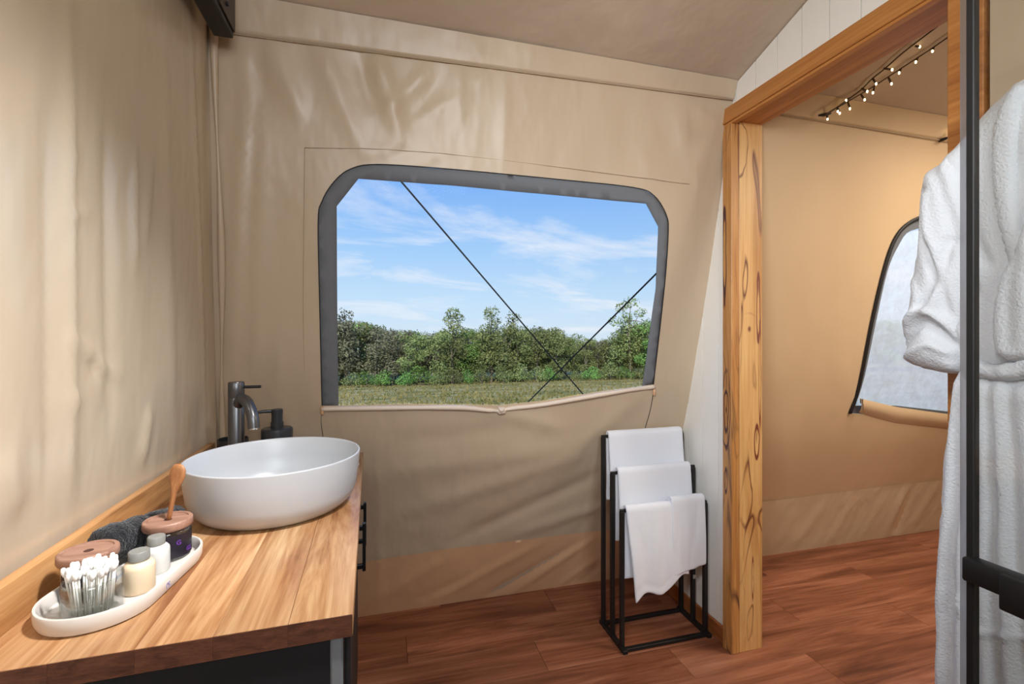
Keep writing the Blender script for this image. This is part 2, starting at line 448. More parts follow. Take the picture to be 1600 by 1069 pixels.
M['ceramic'] = plain('ceramic', (184, 187, 190), 0.32, spec=0.5)
M['resin'] = plain('tray_resin', (212, 204, 194), 0.45, bump=(30, 0.05))
M['glass'] = glass('jar_glass', (0.93, 0.95, 0.95), 0.10, 0.03)
M['darkglass'] = plain('dark_content', (26, 22, 28), 0.25)
M['label'] = plain('jar_label', (30, 25, 36), 0.4)
M['purple'] = plain('purple_print', (118, 62, 168), 0.5)
M['lidwood'] = wood('lid_wood', [(126, 90, 74), (152, 114, 94), (168, 130, 110)], (1, 0, 0), 30, 0.1, 0.5, hue=0.04)
M['spoonwood'] = wood('spoon_wood', [(150, 96, 56), (178, 122, 76), (192, 138, 90)], (0, 0, 1), 40, 0.1, 0.5)
M['hole'] = plain('lid_hole', (70, 40, 26), 0.8)
M['cotton'] = plain('cotton', (245, 244, 240), 0.9, bump=(600, 0.3))
M['stick'] = plain('swab_stick', (240, 238, 230), 0.6)
M['cream'] = plain('cream_lotion', (222, 200, 168), 0.35)
M['white_plastic'] = plain('white_plastic', (208, 208, 204), 0.3)
M['greycap'] = plain('grey_cap', (128, 128, 122), 0.45)
M['salt'] = None
M['blue_print'] = plain('blue_print', (150, 155, 205), 0.6)
M['steel'] = plain('frame_steel', (30, 28, 28), 0.45, metal=0.2)
M['steel_brown'] = plain('bracket_steel', (62, 50, 46), 0.5, metal=0.3)
M['rack'] = plain('rack_black', (22, 21, 21), 0.5)
M['seal'] = glass('seal_plastic', (0.85, 0.88, 0.93), 0.15, 0.15, body=0.35, body_col=(0.8, 0.82, 0.85))
M['shower'] = glass('shower_glass', (0.98, 0.985, 0.98), 0.012, 0.0)
M['film'] = glass('dimming_film', (0.53, 0.53, 0.53), 0.0, 0.05)  # grey tint added to dim the brightened sky behind the pane
M['rope'] = plain('guy_rope', (34, 34, 34), 0.8)
M['wire'] = plain('string_wire', (78, 58, 40), 0.6)
m, t, b = base_mat('salt_mix', s2l((70, 66, 66)), 0.5); color_var(t, b, s2l((52, 48, 50)), s2l((176, 170, 166)), 240, 2); M['salt'] = m
# terry cloth
def terry(name, c, fine=900, rough=0.95, bump=0.5):
    m, t, b = base_mat(name, s2l(c), rough, 0, 0.1)
    b.inputs['Sheen Weight'].default_value = 0.25
    bu, _ = noise_bump(t, b, fine, bump, 0.0035, 2)
    noise_bump(t, b, 45, 0.18, 0.008, 3, prev=bu)
    return m
M['towel'] = terry('white_terry', (240, 243, 250))
M['robe'] = terry('robe_plush', (218, 221, 226), fine=200, bump=0.7)
M['robe_in'] = terry('robe_inner', (205, 206, 210), fine=500)
M['blacktowel'] = terry('charcoal_terry', (30, 30, 32), fine=380, bump=1.0)
m, t, b = base_mat('fairy_bulb', (1, 0.8, 0.45, 1), 0.3)
b.inputs['Emission Color'].default_value = (1.0, 0.78, 0.42, 1); b.inputs['Emission Strength'].default_value = 6
M['bulb'] = m
# frosted pane of the bedroom window
m = bpy.data.materials.new('frosted_film'); m.use_nodes = True; t = m.node_tree; t.nodes.clear()
o_ = t.nodes.new('ShaderNodeOutputMaterial'); tl = t.nodes.new('ShaderNodeBsdfTranslucent'); tr = t.nodes.new('ShaderNodeBsdfTransparent')
tc = t.nodes.new('ShaderNodeTexCoord'); n = t.nodes.new('ShaderNodeTexNoise'); n.inputs['Scale'].default_value = 16; n.inputs['Detail'].default_value = 8
n.inputs['Roughness'].default_value = 0.75
t.links.new(tc.outputs['Object'], n.inputs['Vector'])
r = t.nodes.new('ShaderNodeValToRGB'); r.color_ramp.elements[0].position = 0.35; r.color_ramp.elements[0].color = (0.62, 0.60, 0.56, 1)
r.color_ramp.elements[1].position = 0.62; r.color_ramp.elements[1].color = (1, 0.95, 0.86, 1)
t.links.new(n.outputs[0], r.inputs[0]); t.links.new(r.outputs[0], tl.inputs[0])
tr.inputs[0].default_value = (0.95, 0.95, 0.92, 1)
df = t.nodes.new('ShaderNodeBsdfDiffuse'); df.inputs[0].default_value = (0.90, 0.90, 0.88, 1)
mx = t.nodes.new('ShaderNodeMixShader'); mx.inputs[0].default_value = 0.84
mx2 = t.nodes.new('ShaderNodeMixShader'); mx2.inputs[0].default_value = 0.45
t.links.new(tl.outputs[0], mx2.inputs[1]); t.links.new(df.outputs[0], mx2.inputs[2])
t.links.new(tr.outputs[0], mx.inputs[1]); t.links.new(mx2.outputs[0], mx.inputs[2]); t.links.new(mx.outputs[0], o_.inputs[0])
M['frosted'] = m
# leaves: colour varies per tree and along the crown
def leafmat(name, a, c):
    m, t, b = base_mat(name, s2l(a), 0.6, 0, 0.25)
    n, r = color_var(t, b, s2l(a), s2l(c), 0.9, 3, lo=0.3, hi=0.7)
    hs = t.nodes.new('ShaderNodeHueSaturation'); oi = t.nodes.new('ShaderNodeObjectInfo')
    mr = t.nodes.new('ShaderNodeMapRange'); mr.inputs['To Min'].default_value = 0.7; mr.inputs['To Max'].default_value = 1.3
    t.links.new(oi.outputs['Random'], mr.inputs[0]); t.links.new(mr.outputs[0], hs.inputs['Value'])
    mr2 = t.nodes.new('ShaderNodeMapRange'); mr2.inputs['To Min'].default_value = 0.478; mr2.inputs['To Max'].default_value = 0.515
    t.links.new(oi.outputs['Random'], mr2.inputs[0]); t.links.new(mr2.outputs[0], hs.inputs['Hue'])
    t.links.new(r.outputs[0], hs.inputs['Color']); t.links.new(hs.outputs[0], b.inputs['Base Color'])
    return m
M['leaf'] = leafmat('gum_leaf', (100, 118, 68), (164, 172, 108))
M['leaf_bright'] = leafmat('bright_leaf', (94, 138, 68), (146, 184, 96))
M['leaf_dull'] = leafmat('dull_leaf', (104, 104, 78), (148, 146, 114))
M['bark'] = plain('bark', (132, 122, 108), 0.9, bump=(8, 0.4))
m, t, b = base_mat('grassland', s2l((120, 118, 70)), 0.95, 0, 0.1)
color_var(t, b, s2l((120, 120, 68)), s2l((188, 172, 122)), 0.35, 8, (0.6, 1.6, 1), 0.36, 0.62); M['grass'] = m
M['tuft'] = leafmat('grass_tuft', (104, 112, 54), (170, 158, 98))
#M['leaf'].use_backface_culling = False

# ------------------------------------------------------------------ tent surfaces
ZP = [(0.0, 2.275), (0.33, 2.16), (0.82, 1.965), (1.5, 1.785), (2.0, 1.675), (2.5, 1.575)]
def yw(z):
    "the sloping canvas end wall: Y at height z"
    if z <= 0: return ZP[0][1]
    for i, ((a, p), (b_, q)) in enumerate(zip(ZP, ZP[1:])):
        if z <= b_:
            def sl(k):
                k0, k1 = max(k - 1, 0), min(k + 1, len(ZP) - 1)
                return (ZP[k1][1] - ZP[k0][1]) / (ZP[k1][0] - ZP[k0][0])
            h = b_ - a; s = (z - a) / h
            return ((2 * s ** 3 - 3 * s * s + 1) * p + (s ** 3 - 2 * s * s + s) * h * sl(i) + (-2 * s ** 3 + 3 * s * s) * q + (s ** 3 - s * s) * h * sl(i + 1))
    return ZP[-1][1]
def zc(y): return 2.335 + 0.32 * (1.609 - y)
def xl(y, z): return -0.555 - 0.0255 * (y - 0.8) + 0.045 * (z - 0.9)
def hitwall(px, py, off=0.0):
    lo, hi = 0.5, 9.0
    for _ in range(50):
        m_ = (lo + hi) / 2; p = at(px, py, m_)
        if p.y > yw(p.z) + off: hi = m_
        else: lo = m_
    return at(px, py, lo)
def hitceil(px, py, off=0.0):
    lo, hi = 0.3, 12
    for _ in range(50):
        m_ = (lo + hi) / 2; p = at(px, py, m_)
        if p.z > zc(p.y) - off: hi = m_
        else: lo = m_
    return at(px, py, lo)
def hitleft(px, py):
    lo, hi = 0.3, 6
    for _ in range(50):
        m_ = (lo + hi) / 2; p = at(px, py, m_)
        if p.x < xl(p.y, p.z): hi = m_
        else: lo = m_
    return at(px, py, lo)
def w2(px, py):
    p = hitwall(px, py); return (p.x, p.z)
def folds_from(lst, hit):
    r = []
    for (a, b_, amp, w) in lst:
        r.append((Vector(hit(*a)), Vector(hit(*b_)), amp, w))
    return r
def fold_sum(p, fl):
    s = 0.0
    for a, b_, amp, w in fl:
        d = b_ - a; L = d.length; t_ = (p - a).dot(d) / (L * L)
        if t_ < -0.15 or t_ > 1.15: continue
        q = abs((p - a).cross(d)) / L if True else 0
        if q > 3.2 * w: continue
        e_ = 1.0 if 0.2 < t_ < 0.8 else max(0.0, (min(t_, 1 - t_) + 0.15) / 0.35)
        s += amp * math.exp(-(q / w) ** 2) * min(1, e_)
    return s
Vector2 = lambda t_: Vector((t_[0], t_[1]))

# back wall of the bathroom
win_out = [(503, 634), (500, 500), (497, 350), (503, 315), (522, 284), (548, 264), (590, 257), (700, 264), (880, 281), (990, 293), (1022, 306), (1041, 336), (1044, 365), (1038, 450), (1021, 601), (930, 613), (850, 626), (780, 633), (640, 631)]
win_in = [(529, 640), (527, 500), (526, 322), (560, 279), (700, 289), (850, 303), (1010, 318), (1029, 354), (1025, 450), (1003, 610), (930, 619), (850, 632), (780, 640), (640, 640)]
def smooth_poly(pts, skip=()):
    return [w2(*p) for p in pts]
sides = [Vector(p) for p in win_out[:15]]
smooth = catmull([(*p, 0) for p in sides], 5)
WOUT = [w2(p.x, p.y) for p in smooth] + [w2(*p) for p in win_out[15:]]
WIN = [w2(*p) for p in win_in]
back_folds = folds_from([
    ((590, 90), (625, 215), 0.014, 0.03), ((560, 85), (585, 170), -0.010, 0.022), ((600, 180), (668, 110), 0.011, 0.016),
    ((640, 190), (690, 120), -0.008, 0.02), ((625, 215), (600, 245), 0.006, 0.012), ((715, 100), (716, 200), 0.007, 0.02),
    ((788, 112), (785, 240), 0.006, 0.012), ((740, 130), (770, 110), 0.006, 0.010), ((500, 75), (560, 230), 0.009, 0.03), ((420, 70), (470, 180), 0.010, 0.03),
    ((395, 90), (420, 160), -0.007, 0.02), ((640, 190), (720, 150), 0.006, 0.010),
    ((575, 245), (600, 228), 0.004, 0.008), ((605, 247), (640, 236), -0.004, 0.009), ((650, 252), (700, 240), 0.004, 0.009),
    ((1060, 170), (1085, 290), 0.012, 0.035), ((1020, 150), (1050, 240), -0.006, 0.03), ((1000, 230), (1020, 290), 0.007, 0.02),
    ((385, 130), (365, 560), 0.010, 0.018), ((412, 200), (400, 600), 0.006, 0.02), ((440, 520), (430, 640), 0.006, 0.02),
    ((600, 740), (900, 700), 0.008, 0.05), ((640, 800), (940, 700), 0.008, 0.04), ((720, 840), (940, 740), -0.012, 0.035),
    ((800, 835), (945, 790), 0.010, 0.03), ((590, 660), (593, 950), 0.004, 0.008), ((620, 690), (800, 670), -0.006, 0.04),
    ((780, 645), (880, 670), 0.008, 0.03), ((1000, 620), (900, 700), 0.010, 0.04),
], lambda x, y: Vector2(w2(x, y)))
def back_fn(x, z):
    p = Vector((x, z))
    s = fold_sum(p, back_folds)
    s += 0.006 * noise.noise(Vector((x * 2.2, z * 1.4, 1.7)))
    # rolled edge next to the left corner
    return Vector((x, yw(z) - s, z))
XL = lambda z: xl(yw(z), z) - 0.03
ztop = 2.345
outer = [(XL(0), 0.0)] + [(1.396, 0.0), (1.396, ztop)] + [(XL(ztop * k / 8), ztop * k / 8) for k in range(8, 0, -1)]
wb = struct(obj('wall_back', sheet(outer, [WOUT], 0.021, back_fn), M['canvas']))
# skirt band with its own folds
def band_poly(pxs, zlow=0.0):
    top = [w2(*p) for p in pxs]; return [(top[0][0], zlow)] + [(top[-1][0], zlow)] + top[::-1]
sk_folds = folds_from([((690, 930), (840, 850), 0.010, 0.02), ((760, 930), (900, 850), -0.010, 0.016), ((800, 925), (935, 835), 0.010, 0.016), ((870, 915), (935, 870), 0.008, 0.014),
                       ((600, 930), (700, 870), 0.007, 0.03), ((640, 940), (740, 900), -0.006, 0.02), ((905, 910), (940, 880), -0.007, 0.012)], lambda x, y: Vector2(w2(x, y)))
def skirt_fn(x, z):
    return Vector((x, yw(z) - 0.006 - fold_sum(Vector((x, z)), sk_folds) * 0.8 - max(0, fold_sum(Vector((x, z)), back_folds)), z))
skp = [(345, 905), (420, 898), (570, 877), (700, 857), (830, 841), (940, 828), (1130, 805)]
top = [w2(*p) for p in skp]; top[0] = (-0.585, top[1][1]); top[-1] = (1.384, top[-2][1])
obj('skirt', sheet([(top[0][0], 0.0), (top[-1][0], 0.0)] + top[::-1], [], 0.022, skirt_fn), M['skirt'], wb)
# flat seam tapes and stitch lines around the window
def on_wall_line(pts, off, fn=yw, n=10):
    P = catmull([(*p, 0) for p in pts], n) if len(pts) > 2 else [Vector((*pts[0], 0)).lerp(Vector((*pts[1], 0)), k / 20) for k in range(21)]
    r_ = []
    for p in P:
        q = hitwall(p.x, p.y); s = fold_sum(Vector((q.x, q.z)), back_folds)
        r_.append(Vector((q.x, q.y - off - max(s, -0.002), q.z)))
    return r_
for pts in (((476, 231), (640, 236), (830, 256), (1076, 288)), ((476, 231), (474, 500), (480, 680)),):
    obj('seam', tb(on_wall_line(pts, 0.0012), 0.0009, 6), M['stitch'], wb)
# piped left edge of the end wall
obj('corner_piping', tb([Vector((XL(z) + 0.052 + 0.006 * math.sin(z * 5), yw(z) - 0.012, z)) for z in [0.05 + k * 0.075 for k in range(31)]], [0.008 + 0.004 * math.sin(k * 0.7) for k in range(31)], 8), M['canvas'], wb)

# the window: grey webbing frame, film tinted to dim the sky, rolled cuff, zip slits
win = struct(bpy.data.objects.new('window_1', None)); COL.objects.link(win)
def ring_fn(off): return lambda x, z: Vector((x, yw(z) + off, z))
fr = obj('webbing_frame', sheet(WOUT[:0] + WOUT, [WIN], 0.03, lambda x, z: Vector((x, yw(z) + 0.004 + 0.002 * noise.noise(Vector((x * 9, z * 9, 0))), z))), M['webbing'], win)
sol = fr.modifiers.new('thick', 'SOLIDIFY'); sol.thickness = 0.003
obj('dimming_pane', sheet(WOUT, [], 0.2, ring_fn(0.010)), M['film'], win)
obj('bead', tb([Vector((q[0], yw(q[1]) - 0.001, q[1])) for q in WOUT[:71]], 0.0016, 6), M['zip'], win)
cuff_px = [(503, 639), (560, 638), (640, 637), (720, 637), (762, 641), (782, 641), (800, 638), (850, 632), (930, 618), (985, 609), (1021, 604)]
cp = [hitwall(p.x, p.y) for p in catmull([(*p, 0) for p in cuff_px], 6)]
rad = []
for p in cp:
    rad.append(0.010 + 0.002 * noise.noise(p * 6))
nn = min(range(len(cp)), key=lambda i: abs(cp[i].x - hitwall(781, 640).x))
for k in range(-4, 5):
    rad[nn + k] += (0.006 if k in (-1, 0, 1, 2) else -0.002); cp[nn + k].z -= 0.003 * (4 - abs(k)) / 4
bm = tb([Vector((p.x, p.y - 0.004, p.z)) for p in cp], rad, 12, flat=1.1)
obj('rolled_cuff', bm, M['canvas_cuff'], win)
bm = bmesh.new()
c0 = hitwall(777, 638)
tube(bm, [c0 + Vector((0.0, -0.014, 0.006)), c0 + Vector((0.012, -0.021, -0.006)), c0 + Vector((0.028, -0.016, -0.008))], [0.003, 0.010, 0.003], 8)
obj('fold_pleat', bm, M['canvas_cuff'], win)
for pts in (((503, 638), (502, 660), (505, 684)), ((1022, 606), (1016, 640), (1007, 672))):
    obj('zip_slit', tb(on_wall_line(pts, 0.001), 0.0014, 6), M['zip'], win)
for a in ((504, 640), (1021, 612)):
    q = hitwall(*a); obj('zip_tab', bx(q.x - 0.006, q.x + 0.006, q.y - 0.012, q.y - 0.003, q.z - 0.018, q.z + 0.012, bev=0.002), M['skirt'], win)

# end wall of the bedroom, same slope
bw_out = [(1327, 646), (1342, 600), (1362, 500), (1381, 420), (1397, 375), (1418, 350), (1450, 338), (1510, 338), (1560, 352), (1590, 400), (1600, 500), (1604, 672), (1480, 662), (1400, 650)]
bw_in = [(1338, 634), (1352, 590), (1371, 500), (1388, 425), (1405, 385), (1425, 360), (1470, 356), (1510, 358), (1545, 372), (1570, 410), (1580, 500), (1584, 648), (1480, 643), (1400, 634)]
BO = [w2(p.x, p.y) for p in catmull([(*p, 0) for p in bw_out[:12]], 5)] + [w2(*p) for p in bw_out[12:]]
BI = [w2(p.x, p.y) for p in catmull([(*p, 0) for p in bw_in[:12]], 4)] + [w2(*p) for p in bw_in[12:]]
bed_folds = folds_from([((1380, 230), (1390, 330), 0.004, 0.04), ((1300, 560), (1335, 625), 0.006, 0.02), ((1320, 500), (1300, 640), 0.004, 0.03), ((1215, 200), (1220, 780), 0.004, 0.03)], lambda x, y: Vector2(w2(x, y)))
wbed = struct(obj('wall_bedroom', sheet([(1.508, 0.0), (4.7, 0.0), (4.7, 2.34), (1.508, 2.34)], [BO], 0.05,
              lambda x, z: Vector((x, yw(z) - fold_sum(Vector((x, z)), bed_folds) + 0.006 * noise.noise(Vector((x * 1.3, z, 4.0))), z))), M['canvas_bed']))
bsk = folds_from([((1395, 835), (1425, 762), -0.016, 0.018), ((1380, 838), (1412, 765), 0.012, 0.02), ((1240, 850), (1290, 785), 0.008, 0.03), ((1290, 850), (1330, 785), 0.008, 0.02),
                  ((1320, 846), (1355, 775), -0.006, 0.02), ((1420, 828), (1460, 760), 0.007, 0.02), ((1215, 850), (1240, 800), 0.008, 0.02), ((1340, 846), (1380, 775), 0.007, 0.02)], lambda x, y: Vector2(w2(x, y)))
tp = [w2(*p) for p in [(1197, 783), (1300, 770), (1400, 757), (1478, 749)]]
poly = [(1.508, 0.0), (4.69, 0.0), (4.69, tp[-1][1])] + tp[::-1] + [(1.508, tp[0][1])]
obj('skirt', sheet(poly, [], 0.03, lambda x, z: Vector((x, yw(z) - 0.006 - fold_sum(Vector((x, z)), bsk) - 0.004 * abs(noise.noise(Vector(((x - z * 0.5) * 22, z * 3, 2)))), z))), M['skirt_bed'], wbed)
win2 = struct(bpy.data.objects.new('window_2', None)); COL.objects.link(win2)
o = obj('webbing_frame', sheet(BO, [BI], 0.04, ring_fn(0.005)), M['webbing'], win2)
obj('frosted_pane', sheet(BI, [], 0.1, ring_fn(0.012)), M['frosted'], win2)
zp = [hitwall(p.x, p.y) for p in catmull([(*p, 0) for p in bw_out[:12]], 6)]
obj('zip', tb([Vector((p.x, p.y - 0.004, p.z)) for p in zp], 0.0105, 8, flat=0.6), M['zip'], win2)
lo_px = [(1336, 640), (1400, 650), (1480, 656), (1602, 664)]
bm = bmesh.new()
up = [(1341, 622), (1400, 636), (1480, 647), (1602, 656)]
def flapfn(u, v):
    k = min(int(u * 3), 2); f_ = u * 3 - k
    a = Vector(up[k]).lerp(Vector(up[k + 1]), f_); dn = Vector((a.x, a.y + 25 - 8 * abs(u - 0.3)))
    q = hitwall(a.x + (dn.x - a.x) * v, a.y + (dn.y - a.y) * v)
    return Vector((q.x, q.y - 0.014 * math.sin(PI * min(1, v * 1.02)) - 0.004, q.z))
grid(bm, 24, 7, flapfn); bmesh.ops.recalc_face_normals(bm, faces=bm.faces)
obj('flap', bm, M['canvas_bed'], win2)
q = hitwall(1340, 628)
bm = bmesh.new(); box(bm, q.x - 0.008, q.x + 0.008, q.y - 0.026, q.y - 0.016, q.z - 0.005, q.z + 0.020, bev=0.003)
box(bm, q.x - 0.005, q.x + 0.005, q.y - 0.029, q.y - 0.025, q.z - 0.042, q.z - 0.004, bev=0.0015)
obj('zip_pull', bm, M['chrome'], win2, smooth=30)

# left wall with its vertical folds
lf = folds_from([((112, 60), (118, 760), 0.008, 0.018), ((80, 220), (84, 700), -0.006, 0.014), ((172, 200), (180, 640), -0.007, 0.02),
                 ((214, 240), (215, 420), 0.006, 0.016), ((240, 250), (230, 380), 0.004, 0.012), ((302, 70), (322, 640), 0.006, 0.008),
                 ((120, 530), (190, 590), 0.006, 0.012), ((150, 560), (158, 590), -0.010, 0.008), ((120, 610), (128, 640), 0.007, 0.008),
                 ((0, 720), (30, 800), 0.006, 0.03), ((235, 640), (225, 720), 0.008, 0.02), ((118, 255), (128, 236), 0.004, 0.006), ((116, 338), (145, 330), 0.004, 0.006),
                 ((20, 200), (25, 800), 0.005, 0.05), ((260, 120), (270, 700), 0.004, 0.03)], lambda x, y: (lambda h: Vector((h.y, h.z)))(hitleft(x, y)))
def left_fn(y, z):
    s = fold_sum(Vector((y, z)), lf) + 0.008 * noise.noise(Vector((y * 3.0, z * 0.9, 3.3)))
    return Vector((xl(y, z) + s - 0.003, y, z))
lo = [(-1.2, 0.0), (yw(0) + 0.03, 0.0)] + [(yw(k * 0.3) + 0.03, k * 0.3) for k in range(1, 8)] + [(1.62, 2.345), (-1.2, zc(-1.2))]
wl = struct(obj('wall_left', sheet(lo, [], 0.017, left_fn), M['canvas_left']))

# ceiling, from the bathroom over the partition to the bedroom
def ceil_fn(x, y):
    s = 0.008 * noise.noise(Vector((x * 1.6, y * 1.6, 8.0))) + 0.012 * math.sin(PI * max(0, min(1, (y + 0.2) / 1.8)))
    if x > 1.34: s *= 0.3
    return Vector((x, y, zc(y) + abs(s)))
struct(obj('ceiling', sheet([(-0.75, -1.25), (4.75, -1.25), (4.75, 1.60), (-0.75, 1.60)], [], 0.07, ceil_fn), M['canvas_roof']))
# padded valance where the roof meets the end wall
def valance(name, x0, x1, zl, zr, mat, n=60, sag=0.0):
    bm = bmesh.new()
    def fn(u, v):
        x = x0 + (x1 - x0) * u; zb = zl + (zr - zl) * u - sag * math.sin(PI * u)
        wob = 0.002 * noise.noise(Vector((x * 14, v * 2, 3)))
        y0 = 1.588
        top_ = Vector((x, y0, zc(y0) - 0.002)); bot = Vector((x, yw(zb) - 0.010, zb))
        p = top_.lerp(bot, v) if v < 0.85 else top_.lerp(bot, v)
        p.y -= 0.004 * math.sin(PI * v); 
        p += Vector((0, 0.55, -0.83)) * (0.010 * math.sin(PI * v)) + Vector((0, -wob, 0))
        if v > 0.999: p.y += 0.016
        return p
    grid(bm, n, 14, fn); bmesh.ops.recalc_face_normals(bm, faces=bm.faces)
    return struct(obj(name, bm, mat))
v1 = valance('trim_1', -0.50, 1.387, 2.235, 2.272, M['canvas'])
v2 = valance('trim_2', 1.509, 4.69, 2.245, 2.235, M['canvas_bed'])
obj('seam', tb([Vector((-0.50 + 1.885 * k / 30, yw(2.235 + 0.037 * k / 30) - 0.006, 2.2335 + 0.037 * k / 30)) for k in range(31)], 0.0022, 6), M['stitch'], v1)
obj('seam', tb([Vector((1.51 + 3.1 * k / 30, yw(2.24) - 0.006, 2.2435 - 0.01 * k / 30)) for k in range(31)], 0.0026, 6), M['stitch'], v2)
# rear and far walls (behind the viewer), plain canvas
struct(obj('wall_front', sheet([(-0.75, 0.0), (4.75, 0.0), (4.75, zc(-1.2)), (-0.75, zc(-1.2))], [], 0.4, lambda x, z: Vector((x, -1.2, z))), M['canvas']))
struct(obj('wall_far', sheet([(-1.2, 0.0), (yw(0), 0.0), (yw(1.2), 1.2), (1.6, 2.33), (-1.2, zc(-1.2))], [], 0.4, lambda y, z: Vector((4.7, y, z))), M['canvas_bed']))

# floor: a base with real planks laid along X
fl = struct(obj('floor', bx(-0.8, 4.75, -1.25, 2.30, -0.09, -0.011), M['subfloor'], smooth=False))
PW, PL = 0.182, 1.22
pm = {}
def plank_mesh(L):
    k = round(L, 3)
    if k not in pm:
        bm = bx(0, L - 0.0012, 0, PW - 0.0010, -0.010, 0.0, bev=0.0006); me = bpy.data.meshes.new('plank'); bm.to_mesh(me); bm.free(); me.materials.append(M['plank']); pm[k] = me
    return pm[k]
row = 0; y = -1.20
while y < 2.26:
    x = -0.75 - ((row * 0.43) % 1.0) * PL
    while x < 4.7:
        a, b_ = max(x, -0.75), min(x + PL, 4.72)
        if b_ - a > 0.05:
            o = bpy.data.objects.new('plank', plank_mesh(b_ - a)); COL.objects.link(o); o.parent = fl
            o.location = (a, y, 0); 
        x += PL
    y += PW; row += 1

# partition: core plus V-jointed boards
XW = 1.390
cpoly = [(-1.2, 0.0), (0.84, 0.0), (0.84, 2.182), (1.60, 2.182), (1.60, 0.0), (yw(0), 0.0)] + [(yw(z_), z_) for z_ in (0.3, 0.6, 0.9, 1.3, 1.7, 2.1, 2.33)] + [(-1.2, zc(-1.2))]
core_bm = bmesh.new()
for poly in ([(-1.19, 0.0), (0.83, 0.0), (0.83, zc(0.83) - 0.004), (-1.19, zc(-1.19) - 0.004)], [(0.83, 2.19), (1.61, 2.19), (1.61, 2.33), (1.59, zc(1.59) - 0.004), (0.83, zc(0.83) - 0.004)],
             [(1.61, 0.0), (yw(0) - 0.02, 0.0)] + [(yw(z_) - 0.02, z_) for z_ in (0.3, 0.6, 0.9, 1.3, 1.7)] + [(1.61, 2.08)]):
    prism_x(core_bm, poly, XW + 0.009, 1.506)
wr = struct(obj('wall_right', core_bm, M['core'], smooth=False))
y0 = 1.498 + 0.104 * 7
k = 0
while y0 > -1.15:
    a, b_ = y0 - 0.104 + 0.0016, y0 - 0.0016
    zb = 0.0
    if b_ > 0.85 and a < 1.60: zb = 2.20
    poly = [(a, zb), (b_, zb), (b_, 3.6), (a, 3.6)]
    if zb == 0 and a < 1.66 < b_: pass
    poly = clip(poly, lambda p: zc(p[0]) - 0.003 - p[1])
    poly = clip(poly, lambda p: (yw(p[1]) if p[1] < 2.5 else 1.575) - 0.001 - p[0])
    if a < 1.60 < b_ and zb == 0: pass
    if len(poly) > 2:
        bm = prism_x(bmesh.new(), poly, XW, XW + 0.009)
        obj('board', bm, M['board'], wr, smooth=False)
    y0 -= 0.104
# timber door frame: lining (two posts and a head) and casing
df_ = struct(bpy.data.objects.new('trim_3', None)); COL.objects.link(df_)
obj('post', bx(1.4065, 1.520, 1.601, 1.632, 0.0, 2.179, bev=0.0015), M['post'], df_, smooth=30)
obj('post', bx(1.378, 1.520, 0.812, 0.842, 0.0, 2.179, bev=0.0015), M['post'], df_, smooth=30)
obj('head', bx(1.378, 1.520, 0.812, 1.632, 2.179, 2.205, bev=0.0015), M['header'], df_, smooth=30)
obj('casing', bx(1.366, 1.404, 1.599, 1.652, 0.0, 2.170, bev=0.002), M['post_edge'], df_, smooth=30)
obj('casing', bx(1.366, 1.389, 0.770, 0.844, 0.0, 2.170, bev=0.002), M['header'], df_, smooth=30)
obj('head_casing', bx(1.358, 1.389, 0.752, 1.672, 2.176, 2.238, bev=0.002), M['header'], df_, smooth=30)
obj('head_bead', bx(1.364, 1.389, 0.770, 1.655, 2.166, 2.176, bev=0.001), M['header'], df_, smooth=30)
struct(obj('baseboard_right', bx(1.377, 1.389, 1.656, yw(0.05) - 0.03, 0.0005, 0.072, bev=0.003), M['skirting'], smooth=30))
# canvas liner beside the shower
struct(obj('wall_liner', sheet([(-1.15, 0.0), (0.760, 0.0), (0.760, 2.55), (-1.15, 3.1)], [], 0.06, lambda y, z: Vector((1.372 + 0.004 * noise.noise(Vector((y * 6, z * 2, 5))), y, z))), M['canvas']))

# ------------------------------------------------------------------ outdoors
def gz(x, y):
    if y < 62: z = -0.7 - 0.0667 * y
    elif y < 75: z = -0.7 - 0.0667 * 62 - 0.03 * (y - 62)
    else: z = -5.23 + (y - 75) * 0.055
    return z + 0.12 * noise.noise(Vector((x * 0.12, y * 0.12, 0)))
bm = bmesh.new()
grid(bm, 70, 60, lambda u, v: (lambda x, y: Vector((x, y, gz(x, y))))(-60 + 260 * u, 2.9 + 127 * v ** 1.3))
bmesh.ops.recalc_face_normals(bm, faces=bm.faces)
g = struct(obj('ground', bm, M['grass']))
for p in g.data.polygons:
    if p.normal.z < 0: pass
# dry grass tufts
bm = bmesh.new()
for i in range(9000):
    y = 22 + 40 * R.random() ** 1.2; x = y * R.uniform(-0.22, 0.78)
    z = gz(x, y); h = R.uniform(0.05, 0.20) * (1.6 if R.random() < 0.06 else 1); a = R.uniform(0, PI); w = R.uniform(0.03, 0.10)
    dx_, dy_ = math.cos(a) * w, math.sin(a) * w; lx, ly = R.uniform(-.08, .08), R.uniform(-.08, .08)
    v = [bm.verts.new((x - dx_, y - dy_, z - 0.02)), bm.verts.new((x + dx_, y + dy_, z - 0.02)), bm.verts.new((x + lx + dx_ * .6, y + ly, z + h)), bm.verts.new((x + lx - dx_ * .6, y + ly, z + h * 0.8))]
    bm.faces.new(v)
o = obj('dry_grass', bm, M['tuft'], smooth=False); tag(o, 'short dry grass tufts covering the paddock outside the large window', 'grass'); o['kind'] = 'stuff'

